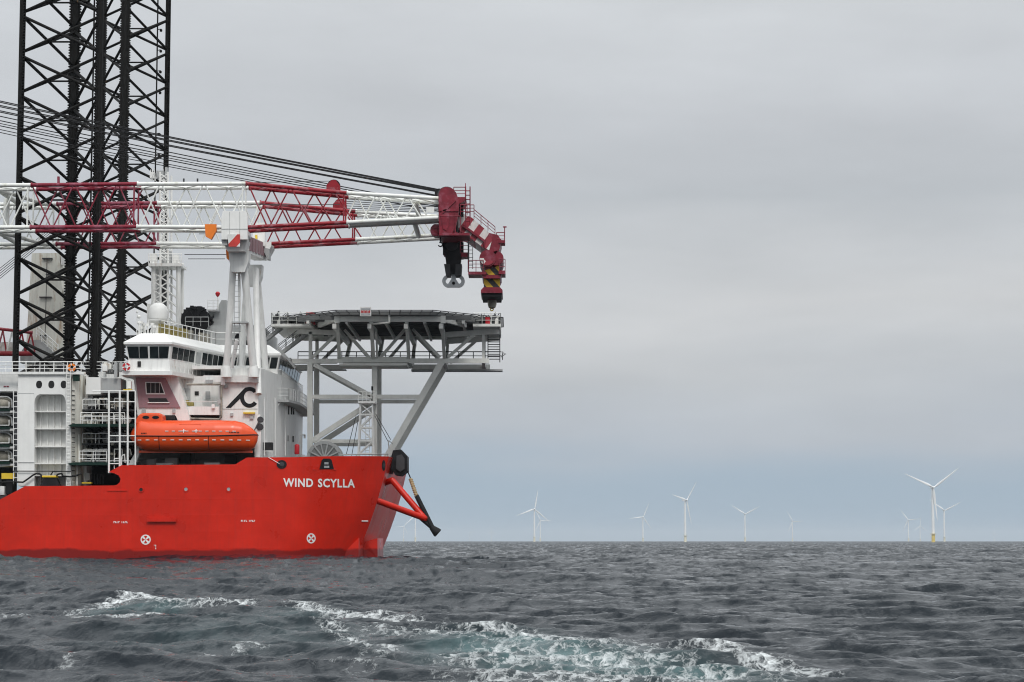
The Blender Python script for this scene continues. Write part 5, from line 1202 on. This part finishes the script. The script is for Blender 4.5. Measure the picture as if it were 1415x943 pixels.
# smoother stations
stx = sorted(set([p[0] for p in prof] + list(np.linspace(183, 355, 36))))
up_, lo_ = [], []
def lb_ring(px, half):
    _, tp, gw, bt, hw = pinterp(px); x = U(px, 600, YL).x; zg = ZZ(gw, YL); zt = ZZ(tp, YL); zb = ZZ(bt, YL); r = []
    if half == 'up':
        for i in range(13):
            a = math.pi*i/12; c, s = math.cos(a), math.sin(a); r.append(Vector((x, YL-hw*math.copysign(abs(c)**.62, c), zg+(zt-zg)*abs(s)**.78)))
    else:
        for i in range(13):
            a = math.pi*i/12; c, s = math.cos(a), math.sin(a); r.append(Vector((x, YL-hw*math.copysign(abs(c)**.75, c), zg-(zg-zb)*abs(s)**.95)))
    return r
b = MB(); b.loft([lb_ring(px, 'up') for px in stx], closed=True); b.build('canopy', M['orange'], lb, angle=50)
b = MB(); b.loft([lb_ring(px, 'lo') for px in stx], closed=True); lbh = b.build('hull', M['orange'], lb, angle=50)
# rubbing strake round the gunwale
b = MB(); ptsn = []
for px in stx:
    _, tp, gw, bt, hw = pinterp(px); ptsn.append(Vector((U(px, 600, YL).x, YL-hw-.02, ZZ(gw, YL))))
b.path(ptsn, .055, 6); b.path([Vector((p.x, 2*YL-p.y, p.z)) for p in ptsn], .055, 6); b.build('rubbing_strake', M['black'], lb)
b = MB(); tx = lambda px, py: (U(px, py, YL).x, U(px, py, YL).z)
tw_ = [(187, 588), (193, 576), (196.5, 572.6), (204, 571.8), (222, 571.8), (226.5, 573.5), (227.5, 582), (227.5, 588)]
outer = [Vector((*[tx(*p)[0]], YL-1.12, tx(*p)[1])) for p in tw_]; b.loft([outer, [Vector((p.x, YL+1.12, p.z)) for p in outer]]); tower = b.build('conning_tower', M['orange'], lb, smooth=False)
bv = tower.modifiers.new('bevel', 'BEVEL'); bv.width = .16; bv.segments = 3; bv.limit_method = 'ANGLE'
for px in (201.5, 215):
    c = U(px, 577, YL-1.14); MB().prism([(c.x+.33*math.cos(a*.3491), c.z+.15*math.sin(a*.3491)) for a in range(18)], YL-1.16, YL-1.1).build('tower_window', M['glass'], lb, smooth=False)
b = MB()
def side_pt(px, py, off=.02):
    _, tp, gw, bt, hw = pinterp(px); z = ZZ(py, YL); zg = ZZ(gw, YL)
    if z >= zg:
        f = min(1, (z-zg)/(ZZ(tp, YL)-zg)); s = f**(1/.78); c = math.sqrt(max(0, 1-s*s))**.62
    else:
        f = min(1, (zg-z)/(zg-ZZ(bt, YL))); s = f**(1/.95); c = math.sqrt(max(0, 1-s*s))**.75
    return Vector((U(px, 600, YL).x, YL-hw*c-off, z))
def dash(b, x0, x1, y, h=1.0):
    a, c = side_pt(x0, y), side_pt(x1, y); b.bar(a, c, .05, h*.07)
for k in range(13):
    if 4 < 232+k*11 < 345: dash(b, 232+k*9.2, 236.5+k*9.2, 597.2, .9)
for k in range(14): dash(b, 194+k*11.4, 199+k*11.4, 609.3, .9)
b.build('reflective_tape', M['whitec'], lb)
b = MB()
for px in (257.5, 274.5): dash(b, px-2.8, px+2.8, 597, 1.1); a, c = side_pt(px, 594.6), side_pt(px, 599.4); b.bar(a, c, .05, .08, (1, 0, 0))
b.build('white_cross', M['whitec'], lb)
b = MB()
for (x0, y0, x1, y1) in ((251, 587.5, 280, 587.5), (251, 601, 280, 601), (251, 587.5, 251, 601), (280, 587.5, 280, 601)): b.tube(side_pt(x0, y0, .0), side_pt(x1, y1, .0), .03, 5)
b.build('side_hatch', M['orange'], lb)
for px in (223.5, 291.5): 
    b = MB(); b.path([side_pt(px, y, .0) for y in (604.5, 609, 613, 617, 620, 622)], .03, 5); b.build('hull_joint', M['black'], lb)
b = MB(); 
for x0, x1, y in ((199, 208, 600), (320, 334, 598.8)):
    for k in range(int(x1-x0)//2): a, c = side_pt(x0+k*2, y), side_pt(x0+k*2+1.2, y); b.bar(a, c, .04, .1)
b.build('boat_marking', M['black'], lb)
MB().bar(U(192, 624.5, YL), U(349, 624.5, YL), .25, .22).build('keel', M['orange'], lb)
b = MB(); b.path([U(186.5, 620, YL+.6), U(186.8, 612, YL+.3)], .1, 6); b.path([U(351, 596, YL+.2), U(357.5, 583, YL+1.3)], .06, 6); b.path([U(192, 581, YL+.2), U(188, 570, YL+1.6)], .06, 6); b.build('lifting_fall', M['dark'], lb)

# ------------------------------------------------------------------ lifebuoys on the rails
for px, py, mt, lab, Y in ((174.5, 507, 'redp', 'red and white lifebuoy on the rail beside the bridge wing', 208.0), (99, 508, 'orange2', 'orange lifebuoy on the rail above the jacking house', 208.0)):
    c = U(px, py, Y); r_ = thing('lifebuoy', c, lab, 'lifebuoy'); b = MB()
    for k in range(4): b.ring(c, .2, .38, .14, 6, R(k*90+20), R(k*90+90))
    b.build('float_ring', M[mt], r_)
    b = MB()
    for k in range(4): b.ring(c, .195, .385, .145, 3, R(k*90), R(k*90+20))
    b.build('band', M['whitec'], r_)

# ------------------------------------------------------------------ wind turbines
HUB = 107.0; RB = 66.0
def blade_mesh():
    rings = []
    for t, ch, th_, tw_ in ((.0, 2.6, 2.6, 0), (.05, 2.6, 2.4, 0), (.14, 4.6, 1.5, 12), (.22, 4.9, 1.1, 10), (.45, 3.5, .7, 6), (.7, 2.3, .4, 3), (.9, 1.4, .22, 1), (1.0, .35, .08, 0)):
        r = []
        for i in range(10):
            a = 2*math.pi*i/10; r.append(Vector((ch*.5*math.cos(a)+ch*.12, th_*.5*math.sin(a), 1.6+t*(RB-1.6))))
        rings.append([Matrix.Rotation(R(tw_), 3, 'Z') @ p for p in r])
    b = MB(); b.loft(rings); return b
def turbine_proto(root):
    b = MB(); b.lathe((0, 0, 0), [(3.1, 15), (2.9, 40), (2.5, 75), (2.0, HUB-2.2)], 18); b.build('tower', M['turb'], root)
    b = MB(); b.lathe((0, 0, 0), [(3.5, -6), (3.5, 11), (3.3, 14.9)], 18); tp = b.build('transition_piece', M['turby'], root)
    b = MB(); b.lathe((0, 0, 0), [(5.6, 15.2), (5.6, 15.6)], 18); [b.tube((5.4*math.cos(k*.785), 5.4*math.sin(k*.785), 15.6), (5.4*math.cos(k*.785), 5.4*math.sin(k*.785), 16.9), .12, 5) for k in range(8)]; b.lathe((0, 0, 0), [(5.5, 16.8), (5.5, 17.0), (5.3, 17.0)], 18); b.build('work_platform', M['turby'], tp)
    b = MB(); b.loft([[Vector((x*s_, y, HUB+z*s_)) for x, z in ((-2, -2), (2, -2), (2.2, 0), (2, 2.1), (-2, 2.1), (-2.2, 0))] for y, s_ in ((-4.4, .8), (-3, 1), (6.5, 1), (8.5, .8))]); b.build('nacelle', M['turb'], root, smooth=False)
    b = MB(); b.lathe((0, -5.6, HUB), [(.2, -2.6), (1.3, -1.9), (1.9, -.6), (1.9, 1.2)], 16, 'y'); b.build('hub', M['turb'], root)
TS = [ # px, hub py, blade angle, yaw, label
 (1285, 674.5, 36, 12, 'nearest and tallest white turbine with yellow base at the right'),
 (1300.3, 706, 26, 10, 'turbine just right of the tallest one, with yellow base'),
 (1251, 719, 6, -20, 'left one of two small turbines left of the tallest turbine'),
 (1267, 727.5, 88, 25, 'smaller turbine between the tallest one and its small left neighbour'),
 (1092, 721, 2, 20, 'lone small turbine with a level blade, right of the middle'),
 (1027, 711, 28, 8, 'turbine with Y-shaped rotor between two lone turbines right of the middle'),
 (945, 692, 48, 50, 'second tallest turbine, seen half from the side near the middle'),
 (887, 715, 66, 15, 'turbine with a level left blade, left of the second tallest'),
 (738.2, 704, 80, 10, 'front turbine of the close pair right of the bow'),
 (746.2, 720, 120, 25, 'rear turbine of the close pair right of the bow'),
 (575, 712, 100, 30, 'turbine partly hidden by the red bow arms'),
 (559, 728.5, 60, 30, 'small faint turbine closest to the red bow'),
 (679.5, 735, 90, 20, 'tiny faint turbine between bow and close pair'),
 (649.5, 744, 30, 10, 'tiniest turbine on the horizon right of the bow'),
 (1368.5, 737, 88, 20, 'tiny faint turbine at the far right edge')]
proto = None
bl_me = None
for i, (px, py, ang, yaw, lab) in enumerate(TS):
    D = HUB*F/(748-py)
    D = (HUB-H)*F/(748-py) if py < 742 else 30000
    x = (px-707.5)/F*D*1.004
    root = thing('wind_turbine', (0, 0, 0), lab, 'wind turbine', 'wind turbines along the horizon')
    if i == 0:
        turbine_proto(root); proto = list(root.children)
    else:
        for ch in proto:
            c = ch.copy(); COL.objects.link(c); c.parent = root
            for g in ch.children:
                g2 = g.copy(); COL.objects.link(g2); g2.parent = c
    for k in range(3):
        if bl_me is None:
            bo = blade_mesh().build('blade', M['turb'], None); bl_me = bo.data; COL.objects.unlink(bo)
        o = bpy.data.objects.new('blade', bl_me); COL.objects.link(o); o.parent = root
        o.location = (0, -5.8, HUB); o.rotation_euler = (0, R(90-(ang+120*k)), 0)
    if D > 5000:      # paler transition pieces on the far rows
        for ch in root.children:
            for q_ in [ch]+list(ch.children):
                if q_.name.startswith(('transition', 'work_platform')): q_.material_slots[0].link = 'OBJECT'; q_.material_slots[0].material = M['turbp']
    root.location = (x, D, 0); root.rotation_euler = (0, 0, R(yaw))

# ------------------------------------------------------------------ the air between
b = MB(); b.box(-30000, 30000, -3000, 52000, -6, 230); hz = b.build('haze', M['white'], None, smooth=False)
hm = bpy.data.materials.new('haze_air'); hm.use_nodes = True; t = hm.node_tree; t.nodes.clear()
pv = N(t, 'ShaderNodeVolumePrincipled'); pv.inputs['Color'].default_value = (.80, .88, .96, 1); pv.inputs['Density'].default_value = 3.4e-5; pv.inputs['Anisotropy'].default_value = .2
L(t, pv.outputs[0], N(t, 'ShaderNodeOutputMaterial').inputs['Volume'])
hz.data.materials.clear(); hz.data.materials.append(hm); hz['kind'] = 'stuff'; hz['label'] = 'thin blue sea haze'
